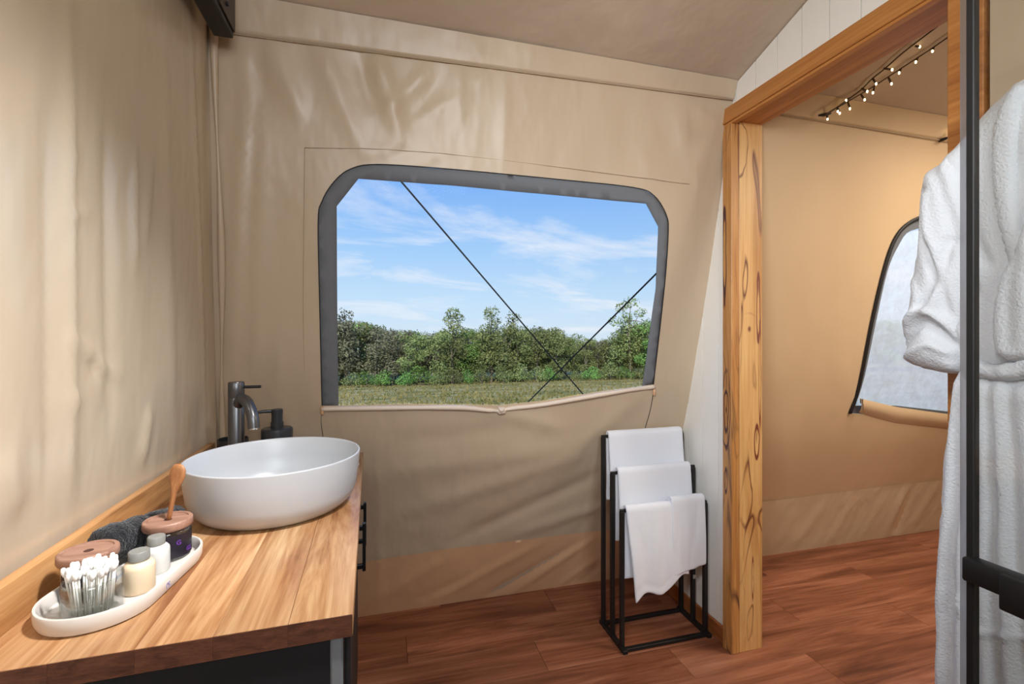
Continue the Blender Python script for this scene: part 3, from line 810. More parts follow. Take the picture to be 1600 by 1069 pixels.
def leaf_cloud(seed, n, clumps, leaf):
    rr = random.Random(seed); bm = bmesh.new()
    tot = sum(c[3] ** 2 for c in clumps)
    for cx, cy, cz, cr in clumps:
        for i in range(int(n * cr * cr / tot)):
            th = rr.uniform(0, 2 * PI); ph = math.acos(rr.uniform(-1, 1)); rad_ = cr * rr.uniform(0.45, 1.0) ** 0.6
            nrm = Vector((math.sin(ph) * math.cos(th), math.sin(ph) * math.sin(th), math.cos(ph)))
            k = 1 + 0.45 * noise.noise(nrm * 2.5 + Vector((cx, cy, cz + seed)))
            c = Vector((cx, cy, cz)) + Vector((nrm.x, nrm.y, nrm.z * 0.8)) * rad_ * k
            a = Vector((rr.gauss(0, 1), rr.gauss(0, 1), rr.gauss(0, 1))).normalized()
            b_ = a.cross(nrm + Vector((rr.gauss(0, .4), rr.gauss(0, .4), rr.gauss(0, .4)))).normalized()
            s = leaf * rr.uniform(0.5, 1.2)
            v = [bm.verts.new(c - a * s), bm.verts.new(c + b_ * s * 0.45), bm.verts.new(c + a * s), bm.verts.new(c - b_ * s * 0.45)]
            bm.faces.new(v)
    me = bpy.data.meshes.new('foliage'); bm.to_mesh(me); bm.free(); return me
def trunk_mesh(seed, H, clumps, r0=0.11):
    rr = random.Random(seed + 50); bm = bmesh.new()
    top_ = Vector((rr.uniform(-.4, .4), rr.uniform(-.3, .3), H * 0.8))
    P = catmull([(0, 0, -0.3), (rr.uniform(-.15, .15), rr.uniform(-.15, .15), H * 0.3), (rr.uniform(-.3, .3), 0, H * 0.55), top_], 4)
    tube(bm, P, [r0 * (1 - 0.75 * i / len(P)) for i in range(len(P))], 6)
    for c in clumps[:5]:
        k = rr.randint(4, len(P) - 3); s = P[k]; e_ = Vector(c[:3]); m_ = s.lerp(e_, 0.5) + Vector((0, 0, 0.15))
        tube(bm, catmull([s, m_, e_], 3), [r0 * 0.45 * (1 - 0.11 * i) for i in range(7)], 5)
    me = bpy.data.meshes.new('trunk'); bm.to_mesh(me); bm.free(); me.materials.append(M['bark'])
    for p in me.polygons: p.use_smooth = True
    return me
kinds = []
for s in range(6):
    rr = random.Random(100 + s); H = 7.0
    cl = []
    for i in range(22):
        z = rr.uniform(1.3, 6.7); w = 1.5 - 0.13 * abs(z - 4.3)
        cl.append((rr.uniform(-w, w), rr.uniform(-w, w), z, rr.uniform(0.6, 1.05)))
    cl.sort(key=lambda c: -c[2])
    kinds.append((cl, leaf_cloud(s, 3000, cl, 0.15), trunk_mesh(s, H, cl)))
# an open-crowned gum with tufts held apart on bare limbs
cl = [(0, 0, 7.4, 0.75), (0.9, 0.2, 6.9, 0.6), (-0.9, 0, 6.4, 0.6), (0.5, 0.3, 6.0, 0.6), (-1.4, 0.2, 5.3, 0.7), (1.5, 0, 5.6, 0.6), (0.2, 0, 5.2, 0.9), (0.7, 0.5, 4.4, 0.9), (-0.8, 0.3, 4.3, 0.9), (0.2, 0, 2.6, 1.0), (-1.3, 0, 2.4, 0.9), (1.3, 0, 2.2, 0.9), (-0.6, 0, 3.4, 0.9), (0.9, 0, 3.3, 0.9)]
kinds.append((cl, leaf_cloud(31, 2200, cl, 0.14), trunk_mesh(31, 8.2, cl, 0.13)))
cl = [(0, 0, 7.6, 0.8), (0.6, 0.2, 7.1, 0.6), (-0.6, 0, 6.9, 0.6), (0.1, 0, 6.3, 0.8), (0.5, 0, 5.6, 0.9), (-0.6, 0.2, 5.4, 0.9), (0, 0, 4.5, 1.0), (-0.8, 0, 3.6, 0.9), (0.8, 0, 3.4, 0.9), (0, 0, 2.4, 0.9)]
kinds.append((cl, leaf_cloud(32, 2200, cl, 0.14), trunk_mesh(32, 8.2, cl, 0.1)))
cl = [(0, 0, 1.0, 1.0), (0.9, 0.2, 0.8, 0.8), (-0.9, 0, 0.8, 0.8), (0.2, 0.4, 1.6, 0.7)]
bush = (cl, leaf_cloud(40, 700, cl, 0.13), trunk_mesh(40, 1.6, cl, 0.05))
def tree(x, y, k, s, mat, label, group, rz, name='gum_tree', cat='tree'):
    kd = k if isinstance(k, tuple) else kinds[k]
    t_ = thing(name, label, cat, (x, y, gz(x, y)), rz, group); t_.scale = (s * 1.1, s * 1.1, s)
    f_ = bpy.data.objects.new('foliage', kd[1]); COL.objects.link(f_); f_.parent = t_
    if not kd[1].materials: kd[1].materials.append(M['leaf'])
    f_.material_slots[0].link = 'OBJECT'; f_.material_slots[0].material = mat
    g_ = bpy.data.objects.new('trunk', kd[2]); COL.objects.link(g_); g_.parent = t_
def px_x(px, y):
    u = (px - 800) / F
    return y * (FW.x + RT.x * u) / (FW.y + RT.y * u)
def sky_h(px, y, py):
    "tree scale so that its top (7.5 m at scale 1) reaches image row py"
    x = px_x(px, y); d = FW.x * x + FW.y * y
    return (CH + (525 - py) / F * d - gz(x, y)) / 7.6
prof = [(400, 500), (527, 490), (560, 496), (590, 502), (650, 512), (700, 512), (745, 510), (780, 500), (850, 506), (900, 512), (930, 522), (955, 518), (990, 500), (1030, 498), (1200, 490), (2000, 480)]
def py_at(px):
    for (a, p), (b_, q) in zip(prof, prof[1:]):
        if px <= b_: return p + (q - p) * (px - a) / (b_ - a)
    return 500
special = [(540, 59, 6, 489, M['leaf_dull'], 'sparse-topped gum at the left edge of the large window view'),
           (708, 58, 7, 489, M['leaf'], 'gum tree with a small round crown standing alone above the tree line'),
           (768, 58, 6, 484, M['leaf'], 'tallest broad gum left of the long guy rope, mid tree line'),
           (802, 59, 6, 493, M['leaf'], 'spreading gum just right of the tallest broad gum in the tree line'),
           (868, 57, 2, 507, M['leaf'], 'rounded green gum behind where the two guy ropes meet'),
           (985, 56, 6, 470, M['leaf'], 'tall open-crowned gum at the right end of the large window view'),
           (1012, 54, 3, 500, M['leaf_bright'], 'bright green bushy tree against the right edge of the large window')]
for i, (px, y, k, py, mat, lab) in enumerate(special):
    tree(px_x(px, y), y, k, sky_h(px, y, py), mat, lab, None, R.uniform(0, 6))
tallest = [(p[0], p[1]) for p in special]
n_t = 0
for rowi, (y0_, stepx) in enumerate(((57.5, 2.3), (61.5, 2.2), (66, 2.2), (71, 2.3))):
    x = -20.0 if rowi < 2 else -19
    while x < 100:
        xx = x + R.uniform(-.7, .7); yy = y0_ + R.uniform(-1.6, 1.6)
        u_ = (RT.x * xx + RT.y * yy) / (FW.x * xx + FW.y * yy); px = 800 + F * u_
        py = py_at(px) + R.uniform(-2, 11) + (0 if rowi == 0 else 2)
        if 880 < px < 950: py += 6
        mat = R.choice([M['leaf'], M['leaf'], M['leaf_dull'], M['leaf_bright'] if R.random() < 0.3 else M['leaf']])
        if px < 700 and R.random() < 0.3: mat = M['leaf_dull']
        if 420 < px < 1250 or 1250 < px < 1620:
            big = px >= 1250
            if not big or rowi < 2:
                tree(xx, yy, R.randint(0, 5), sky_h(px, yy, py), mat, 'mid-height gum tree in the unbroken bush line beyond the paddock' if not big else 'gum tree blurred behind the frosted bedroom window',
                 'gum trees forming the bush line' if not big else 'gum trees behind the bedroom window', R.uniform(0, 6))
                n_t += 1
        x += stepx if px < 1250 else 4.5
x = -17.0
while x < 55:
    yy = 54.6 + R.uniform(-1.0, 1.0); xx = x + R.uniform(-.6, .6)
    u_ = (RT.x * xx + RT.y * yy) / (FW.x * xx + FW.y * yy); px = 800 + F * u_
    if 480 < px < 1060:
        tree(xx, yy, bush, R.uniform(0.6, 1.15), R.choice([M['leaf'], M['leaf_bright'], M['leaf']]), 'low shrub at the foot of the bush line beyond the paddock', 'shrubs along the paddock edge', R.uniform(0, 6), 'shrub', 'shrub')
    x += 1.9

# guy ropes and their pegs
def rope(a, b_, lab):
    A = at(*a); B = at(*b_); d = B - A
    t_ = 1.0
    while (A + d * t_).z > gz((A + d * t_).x, (A + d * t_).y) + 0.02: t_ += 0.01
    E_ = A + d * t_
    th = thing('guy_rope', lab, 'rope', A)
    obj('cord', tb([A - A, (E_ - A) * 0.5 + Vector((0, 0, -0.004)), E_ - A], 0.0046, 6), M['rope'], th)
    obj('peg', tb([E_ - A + Vector((0, 0.02, 0.05)), E_ - A + Vector((0, 0, -0.15))], 0.008, 6), M['steel'], th)
    return th
rope((622, 278, 2.25), (908, 612, 3.6), 'black guy rope running down from the top left of the large window')
rope((1050, 403, 2.35), (832, 621, 3.6), 'black guy rope running down from the right edge of the large window')

# ------------------------------------------------------------------ steel frame beam
bt = thing('steel_beam', 'dark steel tent frame beam in the top left corner above the canvas', 'beam', (-0.478, -1.15, 2.172))
obj('beam', bx(0, 0.052, 0, 2.69, 0, 0.115, bev=0.003), M['steel'], bt, smooth=30)
obj('bracket', bx(0.0525, 0.057, 2.56, 2.688, 0.018, 0.14, bev=0.001), M['steel_brown'], bt, smooth=30)
for yy, zz in ((2.60, 0.102), (2.61, 0.05)):
    obj('bolt', lt([(0, 0.006), (0.006, 0.0055), (0.007, 0.0), (0, 0)], 6, M=Matrix.Translation((0.057, yy, zz)) @ Matrix.Rotation(PI / 2, 4, 'Y')), M['steel'], bt, smooth=30)

# ------------------------------------------------------------------ vanity
VR = math.radians(1.46)
VO = Vector((-0.046, 0.762, 0.0))
VM = Matrix.Translation(VO) @ Matrix.Rotation(VR, 4, 'Z')
def v2w(x, y, z=0.0): return VM @ Vector((x, y, z))
ct = thing('countertop', 'timber benchtop with a raised back strip carrying the basin', 'countertop', VO, VR)
widths = [0.092, 0.098, 0.094, 0.096, 0.100]
x = 0.0
for i, w in enumerate(widths):
    obj('stave', bx(x - w, x - 0.0002, 0, 1.05, 0.836, 0.870, bev=0.0022 if i == 0 else 0.0003, seg=2), M['stave'], ct, smooth=30)
    obj('end_grain', bx(x - w + 0.0003, x - (0.001 if i == 0 else 0.0), -0.0012, 0.0006, 0.8364, 0.8694), M['endgrain'], ct, smooth=False)
    x -= w
obj('upstand', bx(x - 0.0205, x - 0.0005, 0.0, 1.05, 0.836, 0.938, bev=0.002, seg=2), M['upstand'], ct, smooth=30)
cb_ = thing('vanity_cabinet', 'black vanity cabinet under the timber benchtop, grey edge strip', 'cabinet', VO, VR)
obj('body', bx(-0.480, -0.062, 0.014, 1.046, 0.08, 0.835, bev=0.001), M['cab'], cb_, smooth=30)
obj('side_panel', bx(-0.480, -0.0345, 0.010, 0.040, 0.02, 0.8355, bev=0.001), M['cab'], cb_, smooth=30)
obj('plinth', bx(-0.470, -0.085, 0.03, 1.04, 0.0, 0.08), M['cab'], cb_, smooth=False)
o = obj('edge_strip', bx(-0.034, -0.015, 0.008, 0.040, 0.05, 0.8355, bev=0.003), M['cab_frame'], cb_, smooth=30); o['label'] = 'grey metallic corner strip'
o = obj('edge_strip', bx(-0.0135, -0.004, 0.010, 0.040, 0.05, 0.8355, bev=0.004), M['cab'], cb_, smooth=30)
for a, b_, hy in ((0.044, 0.543, 0.47), (0.547, 1.046, 0.62)):
    dr = obj('door', bx(-0.058, -0.020, a, b_, 0.085, 0.828, bev=0.002), M['cab'], cb_, smooth=30)
    bm = bmesh.new()
    box(bm, 0.006, 0.014, hy - 0.006, hy + 0.006, 0.710, 0.850 - 0.02, bev=0.001)
    for z0 in (0.716, 0.812): box(bm, -0.0195, 0.0075, hy - 0.005, hy + 0.005, z0, z0 + 0.011, bev=0.001)
    obj('handle', bm, M['handle'], dr, smooth=30)

# basin
bs = thing('vessel_basin', 'round white ceramic vessel basin standing on the timber benchtop', 'basin', (-0.262, 1.298, 0.870))
prof_ = [(0, 0.001), (0.150, 0.001), (0.160, 0.003), (0.169, 0.009), (0.183, 0.024), (0.191, 0.045), (0.1965, 0.085), (0.2005, 0.128), (0.2005, 0.1305), (0.1985, 0.132), (0.196, 0.1305), (0.194, 0.127), (0.189, 0.085), (0.181, 0.048), (0.170, 0.028), (0.152, 0.017), (0.06, 0.012), (0.028, 0.011), (0, 0.011)]
obj('bowl', lt(prof_, 96), M['ceramic'], bs)
obj('waste', lt([(0, 0.015), (0.024, 0.015), (0.027, 0.0135), (0.028, 0.0112), (0, 0.0112)], 32), M['gun'], bs)

# tap
tp_ = thing('basin_mixer', 'gunmetal basin tap with curved spout and pin lever behind the basin', 'tap', (-0.452, 1.662, 0.870))
obj('body', lt([(0, 0), (0.030, 0), (0.030, 0.004), (0.0235, 0.006), (0.0235, 0.232), (0.0225, 0.234), (0.0225, 0.236), (0.0235, 0.238), (0.0235, 0.280), (0.0215, 0.284), (0, 0.284)], 32), M['gun'], tp_, smooth=30)
dirv = Vector((0.62, -0.78, 0)).normalized()
sp_ = catmull([dirv * 0.012 + Vector((0, 0, 0.214)), dirv * 0.040 + Vector((0, 0, 0.232)), dirv * 0.078 + Vector((0, 0, 0.222)), dirv * 0.108 + Vector((0, 0, 0.185)), dirv * 0.116 + Vector((0, 0, 0.150))], 6)
obj('spout', tb(sp_, 0.0165, 20), M['gun'], tp_, smooth=50)
q = sp_[-1]; dq = (sp_[-1] - sp_[-2]).normalized()
obj('aerator', tb([q, q + dq * 0.004], 0.0125, 16), M['chrome'], tp_, smooth=30)
obj('lever', tb([Vector((0.015, 0, 0.267)), Vector((0.072, -0.008, 0.268))], 0.0048, 12), M['gun_dark'], tp_, smooth=30)
# tumbler
tu = obj('tumbler', lt([(0, 0), (0.042, 0), (0.044, 0.002), (0.046, 0.086), (0.0455, 0.088), (0.043, 0.087), (0.041, 0.006), (0, 0.006)], 40), M['gun_dark'], smooth=40)
tu.location = (-0.486, 1.750, 0.870); tag(tu, 'open black tumbler behind the tap in the bench corner', 'tumbler')
# soap dispenser
sd = thing('soap_dispenser', 'black round soap dispenser with a pump, right of the tap', 'soap dispenser', (-0.338, 1.682, 0.870))
obj('bottle', lt([(0, 0), (0.044, 0), (0.046, 0.002), (0.0475, 0.120), (0.0465, 0.126), (0.043, 0.129), (0.020, 0.130), (0, 0.130)], 40), M['gun_dark'], sd, smooth=35)
obj('collar', lt([(0.019, 0.130), (0.019, 0.148), (0.017, 0.150), (0.0165, 0.176), (0.0, 0.176)], 28), M['gun_dark'], sd, smooth=30)
bm = bmesh.new(); lathe(bm, [(0.0, 0.172), (0.0175, 0.172), (0.0175, 0.188), (0.016, 0.190), (0, 0.190)], 28)
tube(bm, [Vector((0, 0, 0.184)), Vector((-0.035, -0.008, 0.185)), Vector((-0.054, -0.012, 0.183))], [0.006, 0.0055, 0.0045], 10)
obj('pump_head', bm, M['gun_dark'], sd, smooth=35)
# small white trinket half hidden behind the basin
bm = bmesh.new()
for i in range(7):
    c = Vector((R.uniform(-.012, .012), R.uniform(-.02, .02), 0.010 + R.uniform(0, .014)))
    bmesh.ops.create_icosphere(bm, subdivisions=2, radius=R.uniform(.008, .010), matrix=Matrix.Translation(c) @ Matrix.Diagonal((1, 1.3, .8, 1)))
o = obj('cotton_bundle', bm, M['white_plastic']); o.location = v2w(-0.030, 0.860, 0.870)
tag(o, 'small white knobbly bundle peeking out behind the basin at the bench edge', 'cotton')

# ------------------------------------------------------------------ tray and toiletries
TC = Vector((-0.421, 0.946)); TR = math.radians(-6.0)
ty = thing('oval_tray', 'cream oval tray holding jars and bottles near the bench corner', 'tray', (TC.x, TC.y, 0.870), TR)
def stadium(hw, hl, n=20):
    s = hl - hw; r_ = []
    for k in range(n + 1): a = PI * k / n; r_.append((hw * math.cos(a), s + hw * math.sin(a)))
    for k in range(n + 1): a = PI + PI * k / n; r_.append((hw * math.cos(a), -s + hw * math.sin(a)))
    return r_
bm = bmesh.new(); loops = []
for hw, z in ((0.0, 0.0), (0.068, 0.0), (0.074, 0.003), (0.0775, 0.012), (0.0785, 0.0265), (0.0775, 0.0285), (0.0745, 0.0285), (0.0730, 0.0265), (0.0715, 0.009), (0.068, 0.006), (0.0, 0.006)):
    hwx = max(hw, 0.001); loops.append([bm.verts.new((p[0], p[1], z)) for p in stadium(hwx, hwx + 0.066)])
for a, b_ in zip(loops, loops[1:]):
    for i in range(len(a)): bm.faces.new((a[i], a[(i + 1) % len(a)], b_[(i + 1) % len(a)], b_[i]))
bm.faces.new(loops[0][::-1]); bm.faces.new(loops[-1])
bmesh.ops.recalc_face_normals(bm, faces=bm.faces)
obj('dish', bm, M['resin'], ty, smooth=40)
# small blue lettering on the rim of the tray
def text(body, size, loc, rot, mat, parent, name='lettering', ext=0.0002):
    cu = bpy.data.curves.new(name, 'FONT'); cu.body = body; cu.size = size; cu.extrude = ext; cu.align_x = 'CENTER'
    tmp = bpy.data.objects.new(name, cu); COL.objects.link(tmp)
    bpy.context.view_layer.update()
    me = bpy.data.meshes.new_from_object(tmp.evaluated_get(bpy.context.evaluated_depsgraph_get()))
    bpy.data.objects.remove(tmp)
    o = obj(name, me, mat, parent, smooth=False); o.location = loc; o.rotation_euler = rot
    return o
text("l'S", 0.014, (0.0785, -0.035, 0.010), (PI / 2, 0, PI / 2 - 0.0), M['blue_print'], ty)
ZT = 0.8765
def jar_glass(parent, r, h):
    obj('glass', lt([(0, 0), (r * 0.93, 0), (r, 0.005), (r, h - 0.006), (r * 0.97, h), (r * 0.92, h), (r * 0.94, h - 0.006), (r * 0.94, 0.006), (r * 0.85, 0.003), (0, 0.003)], 40), M['glass'], parent)
# cotton swab jar
SJ = Vector((-0.4255, 0.852, ZT))
j = thing('glass_jar', 'open glass jar full of cotton swabs at the near end of the tray', 'jar', SJ)
jar_glass(j, 0.0375, 0.058)
stick_me = None
sw = []
rr = random.Random(3)
tries = []
while len(sw) < 44:
    a = rr.uniform(0, 2 * PI); q = math.sqrt(rr.random()) * 0.030; bx_, by_ = q * math.cos(a), q * math.sin(a)
    if all((Vector((bx_, by_)) - s).length > 0.0052 for s in sw) or rr.random() < 0.02: sw.append(Vector((bx_, by_)))
me_st = None
for i, s in enumerate(sw):
    h = 0.071 + rr.uniform(-.003, .003); tip = Vector((s.x * 1.12 + rr.uniform(-.003, .003), s.y * 1.12 + rr.uniform(-.003, .003), h)); base = Vector((s.x * 0.85, s.y * 0.85, 0.006))
    if me_st is None:
        me_st = bpy.data.meshes.new('stick'); b1 = tb([(0, 0, 0), (0, 0, 0.066)], 0.0012, 6); b1.to_mesh(me_st); b1.free(); me_st.materials.append(M['stick'])
        me_hd = bpy.data.meshes.new('cotton_tip'); b1 = lt([(0, -0.008), (0.0022, -0.0065), (0.0036, -0.002), (0.0037, 0.003), (0.0025, 0.0068), (0, 0.0078)], 8); b1.to_mesh(me_hd); b1.free(); me_hd.materials.append(M['cotton'])
        for me_ in (me_st, me_hd):
            for p in me_.polygons: p.use_smooth = True
    t_ = bpy.data.objects.new('cotton_swab', None); COL.objects.link(t_)
    t_.location = SJ + base; t_.rotation_mode = 'QUATERNION'; t_.rotation_quaternion = (tip - base).to_track_quat('Z', 'Y')
    tag(t_, 'white cotton swab standing in the open glass jar', 'cotton swab', 'cotton swabs in the glass jar')
    st_ = bpy.data.objects.new('stick', me_st); COL.objects.link(st_); st_.parent = t_
    hd = bpy.data.objects.new('cotton_tip', me_hd); COL.objects.link(hd); hd.parent = t_; hd.location = (0, 0, (tip - base).length)
# lidded jars
def lid(parent, r, z, hole=True):
    bm = lt([(0.008, -0.004), (r * 0.80, -0.004), (r * 0.80, 0), (r * 0.96, 0), (r, 0.003), (r, 0.0115), (r * 0.985, 0.0140), (r * 0.95, 0.0152), (r * 0.82, 0.0152), (r * 0.80, 0.0128), (0.0062, 0.0128), (0.0058, 0.004)], 48, c=(0, 0, z))
    l_ = obj('lid', bm, M['lidwood'], parent, smooth=40)
    obj('hole', lt([(0, 0.0120), (0.0062, 0.0131), (0.0068, 0.0131)], 20, c=(0, 0, z)), M['hole'], l_)
    return l_
def wrap_label(parent, r, z0, z1, a0, a1, mat, name='label'):
    bm = bmesh.new(); grid(bm, 20, 2, lambda u, v: Vector((r * math.cos(a0 + (a1 - a0) * u), r * math.sin(a0 + (a1 - a0) * u), z0 + (z1 - z0) * v)))
    return obj(name, bm, mat, parent)
JA = Vector((-0.4685, 0.9255, ZT))
ja = thing('glass_jar', 'dark-labelled jar under a holed wooden lid, behind the cotton swabs', 'jar', JA)
jar_glass(ja, 0.0345, 0.056)
obj('contents', lt([(0, 0.004), (0.031, 0.004), (0.0315, 0.050), (0, 0.050)], 32), M['darkglass'], ja)
lid(ja, 0.0400, 0.0575)
la = math.atan2(-JA.y, -JA.x)
wrap_label(ja, 0.0348, 0.008, 0.046, la - 1.2, la + 1.9, M['label'])
JB = Vector((-0.4005, 1.0415, ZT))
jb = thing('glass_jar', 'dark-labelled glass jar with wooden spoon through its lid, by the basin', 'jar', JB)
jar_glass(jb, 0.0375, 0.056)
obj('contents', lt([(0, 0.004), (0.035, 0.004), (0.0355, 0.034), (0, 0.034)], 32), M['salt'], jb)
lid(jb, 0.0405, 0.0575)
lb = math.atan2(-JB.y, -JB.x)
wrap_label(jb, 0.0378, 0.006, 0.048, lb - 0.10, lb + 2.0, M['label'])
for p_, c_, r_, ang in ((ja, la, 0.0352, 0.75), (jb, lb, 0.0382, 0.45)):
    for word, dz, da, sz in (('G', 0.030, 0.0, 0.012), ('GS', 0.012, 0.55, 0.011)):
        a = c_ + ang + da
        text(word, sz, (r_ * math.cos(a), r_ * math.sin(a), dz), (PI / 2, 0, a + PI / 2), M['purple'], p_, 'print')
# spoon
SP = JB + Vector((0, 0, 0.0625))
sn = obj('wooden_spoon', lt([(0, 0), (0.0035, 0.0), (0.0042, 0.02), (0.0045, 0.052), (0.0065, 0.066), (0.0115, 0.077), (0.0160, 0.091), (0.0148, 0.105), (0.0085, 0.1135), (0, 0.1155)], 24), M['spoonwood'])
for v in sn.data.vertices:
    z = v.co.z
    if z > 0.06: 
        k = min(1, (z - 0.06) / 0.02); v.co.y *= 1 - 0.62 * k
        d_ = math.hypot(v.co.x / 0.0115, (z - 0.0935) / 0.018)
        if v.co.y < 0 and d_ < 1: v.co.y += 0.0035 * (1 - d_ * d_)
sn.location = SP; sn.rotation_euler = (math.radians(-3), math.radians(9), math.radians(-18))
tag(sn, 'small wooden spoon standing upright in the hole of a jar lid', 'spoon')
# bottles
def bottle(loc, r, h, mat, capmat, lab):
    t_ = thing('bottle', lab, 'bottle', loc)
    obj('body', lt([(0, 0), (r * 0.9, 0), (r, 0.003), (r, h * 0.60), (r * 0.96, h * 0.66), (r * 0.82, h * 0.72), (r * 0.60, h * 0.755), (r * 0.52, h * 0.8), (0, h * 0.8)], 36), mat, t_, smooth=50)
    obj('cap', lt([(0, h * 0.77), (r * 0.62, h * 0.77), (r * 0.66, h * 0.78), (r * 0.66, h * 0.975), (r * 0.60, h), (0, h)], 36), capmat, t_, smooth=40)
    return t_
P1 = Vector((-0.3935, 0.9150, ZT)); P2 = Vector((-0.3950, 0.9800, ZT))
b1_ = bottle(P1, 0.0225, 0.0665, M['cream'], M['greycap'], 'cream-filled bottle with a grey cap, the nearer one on the tray')
b2_ = bottle(P2, 0.0205, 0.0640, M['white_plastic'], M['greycap'], 'white bottle with a grey cap between the cream bottle and spoon jar')
# rolled washcloth
A = Vector((-0.492, 1.000, 0.922)); B = Vector((-0.418, 1.150, 0.908))
bm = bmesh.new(); ax = (B - A).normalized(); sd_ = ax.cross(Vector((0, 0, 1))).normalized(); upv = sd_.cross(ax)
def rollfn(u, v):
    a = 2 * PI * u; c = A.lerp(B, v); rr_ = 0.0330 * (0.55 + 0.45 * math.sin(PI * min(1, max(0, (v + 0.07) / 0.14 * 0.5))) if v < 0.07 else (1 if v < 0.93 else 0.6 + 0.4 * (1 - v) / 0.07))
    rr_ *= 1 + 0.10 * noise.noise(Vector((u * 6, v * 9, 1))) - 0.16 * math.exp(-((v - 0.42 - 0.12 * math.sin(a)) / 0.05) ** 2)
    return c + (sd_ * math.cos(a) * 1.02 + upv * math.sin(a)) * rr_
g_ = grid(bm, 40, 44, rollfn, close_u=True)
for vv in (0, 43):
    bm.faces.new([g_[i][vv] for i in range(40)])
bmesh.ops.recalc_face_normals(bm, faces=bm.faces)
o = obj('washcloth', bm, M['blacktowel']); tag(o, 'charcoal terry washcloth rolled up behind the jars against the back strip', 'washcloth')
dp = o.modifiers.new('pile', 'DISPLACE'); tx = bpy.data.textures.new('pile', 'CLOUDS'); tx.noise_scale = 0.004
sb = o.modifiers.new('s', 'SUBSURF'); sb.levels = sb.render_levels = 1
o.modifiers.move(1, 0); dp.texture = tx; dp.strength = 0.0045; dp.mid_level = 0.5

# ------------------------------------------------------------------ towel rack
RX0, RX1 = 0.950, 1.352
rk = thing('towel_rack', 'black free-standing metal towel rack with three stepped rails by the post', 'towel rack', (0, 0, 0))
YS = [(1.915, 0.845), (1.828, 0.705), (1.745, 0.572)]
s = 0.0085
obj('base_rail', bx(RX0 - s, RX1 + s, 1.722, 1.740, 0.0, 0.015, bev=0.001), M['rack'], rk, smooth=30)
obj('base_rail', bx(RX0 - s, RX1 + s, 1.908, 1.925, 0.0, 0.015, bev=0.001), M['rack'], rk, smooth=30)
for x in (RX0, RX1):
    obj('foot', bx(x - 0.010, x + 0.010, 1.712, 1.935, 0.0, 0.016, bev=0.001), M['rack'], rk, smooth=30)
    for y, z in YS:
        obj('upright', bx(x - s, x + s, y - s, y + s, 0.014, z, bev=0.001), M['rack'], rk, smooth=30)
    if x == RX0: pass
for y, z in YS:
    obj('rail', bx(RX0 - s, RX1 + s, y - 0.006, y + 0.006, z - 0.002, z + 0.010, bev=0.002), M['rack'], rk, smooth=30)
def towel(name, x0, x1, y, z, fl_, bl, lab, th=0.011, seed=0, fshape=None, flare=0.0, hem=True, xlean=0.0):
    bm = bmesh.new(); R0 = 0.012
    nu, nv = 26, 50
    def fn(u, v):
        F_ = fl_(u) if callable(fl_) else fl_
        L = F_ + bl + PI * R0; s_ = v * L
        x = x0 + (x1 - x0) * u
        if s_ < bl: yy, zz, dn = y + R0, z - (bl - s_), bl - s_
        elif s_ < bl + PI * R0:
            a = (s_ - bl) / R0; yy, zz, dn = y + R0 * math.cos(a), z + R0 * math.sin(a), 0
        else: dn = s_ - bl - PI * R0; yy, zz = y - R0, z - dn
        front = s_ > bl + PI * R0 / 2
        w = 0.012 * min(1, dn / 0.15) * noise.noise(Vector((u * 3.2 + seed * 7, dn * 2.0, 0.3 + seed + (5 if front else 0))))
        yy += (-abs(w) * 1.3 - 0.010 * min(1, dn / 0.2)) if front else abs(w) * 0.5
        x += 0.010 * min(1, dn / 0.2) * noise.noise(Vector((u * 1.5, dn * 3, seed + 2.2))) + flare * dn * (u - 0.5) + xlean * dn * (1 if front else 0)
        if hem and front and 0.028 < F_ - dn < 0.05: yy += 0.0015
        return Vector((x, yy, zz + 0.012 + 0.002 * noise.noise(Vector((u * 6, 0, seed)))))
    grid(bm, nu, nv, fn); bmesh.ops.recalc_face_normals(bm, faces=bm.faces)
    o = obj(name, bm, M['towel']); tag(o, lab, 'towel')
    so = o.modifiers.new('t', 'SOLIDIFY'); so.thickness = th; so.offset = 0
    sb = o.modifiers.new('s', 'SUBSURF'); sb.levels = sb.render_levels = 1
    return o
TY = [(a, b_) for a, b_ in YS]
towel('towel', 0.968, 1.350, TY[0][0], TY[0][1], 0.27, 0.30, 'white towel folded over the highest, rearmost rail of the rack', 0.016, 1)
towel('towel', 0.968, 1.330, TY[1][0], TY[1][1], 0.26, 0.31, 'white towel folded over the middle rail of the rack', 0.016, 2)
towel('towel', 0.962, 1.230, TY[2][0], TY[2][1], lambda u: 0.385 - 0.075 * u - 0.02 * math.sin(u * 9), 0.30, 'longest white towel hanging on the left of the lowest rail', 0.011, 3, flare=0.0, xlean=0.08)
o = towel('towel', 1.175, 1.338, TY[2][0] - 0.002, TY[2][1] + 0.016, lambda u: 0.315 - 0.035 * u, 0.22, 'narrow folded white towel overlapping the right of the lowest rail', 0.013, 4, hem=False)
obj('care_tag', bx(1.262, 1.276, 1.703, 1.7045, 0.272, 0.288), M['greycap'], o, smooth=False)

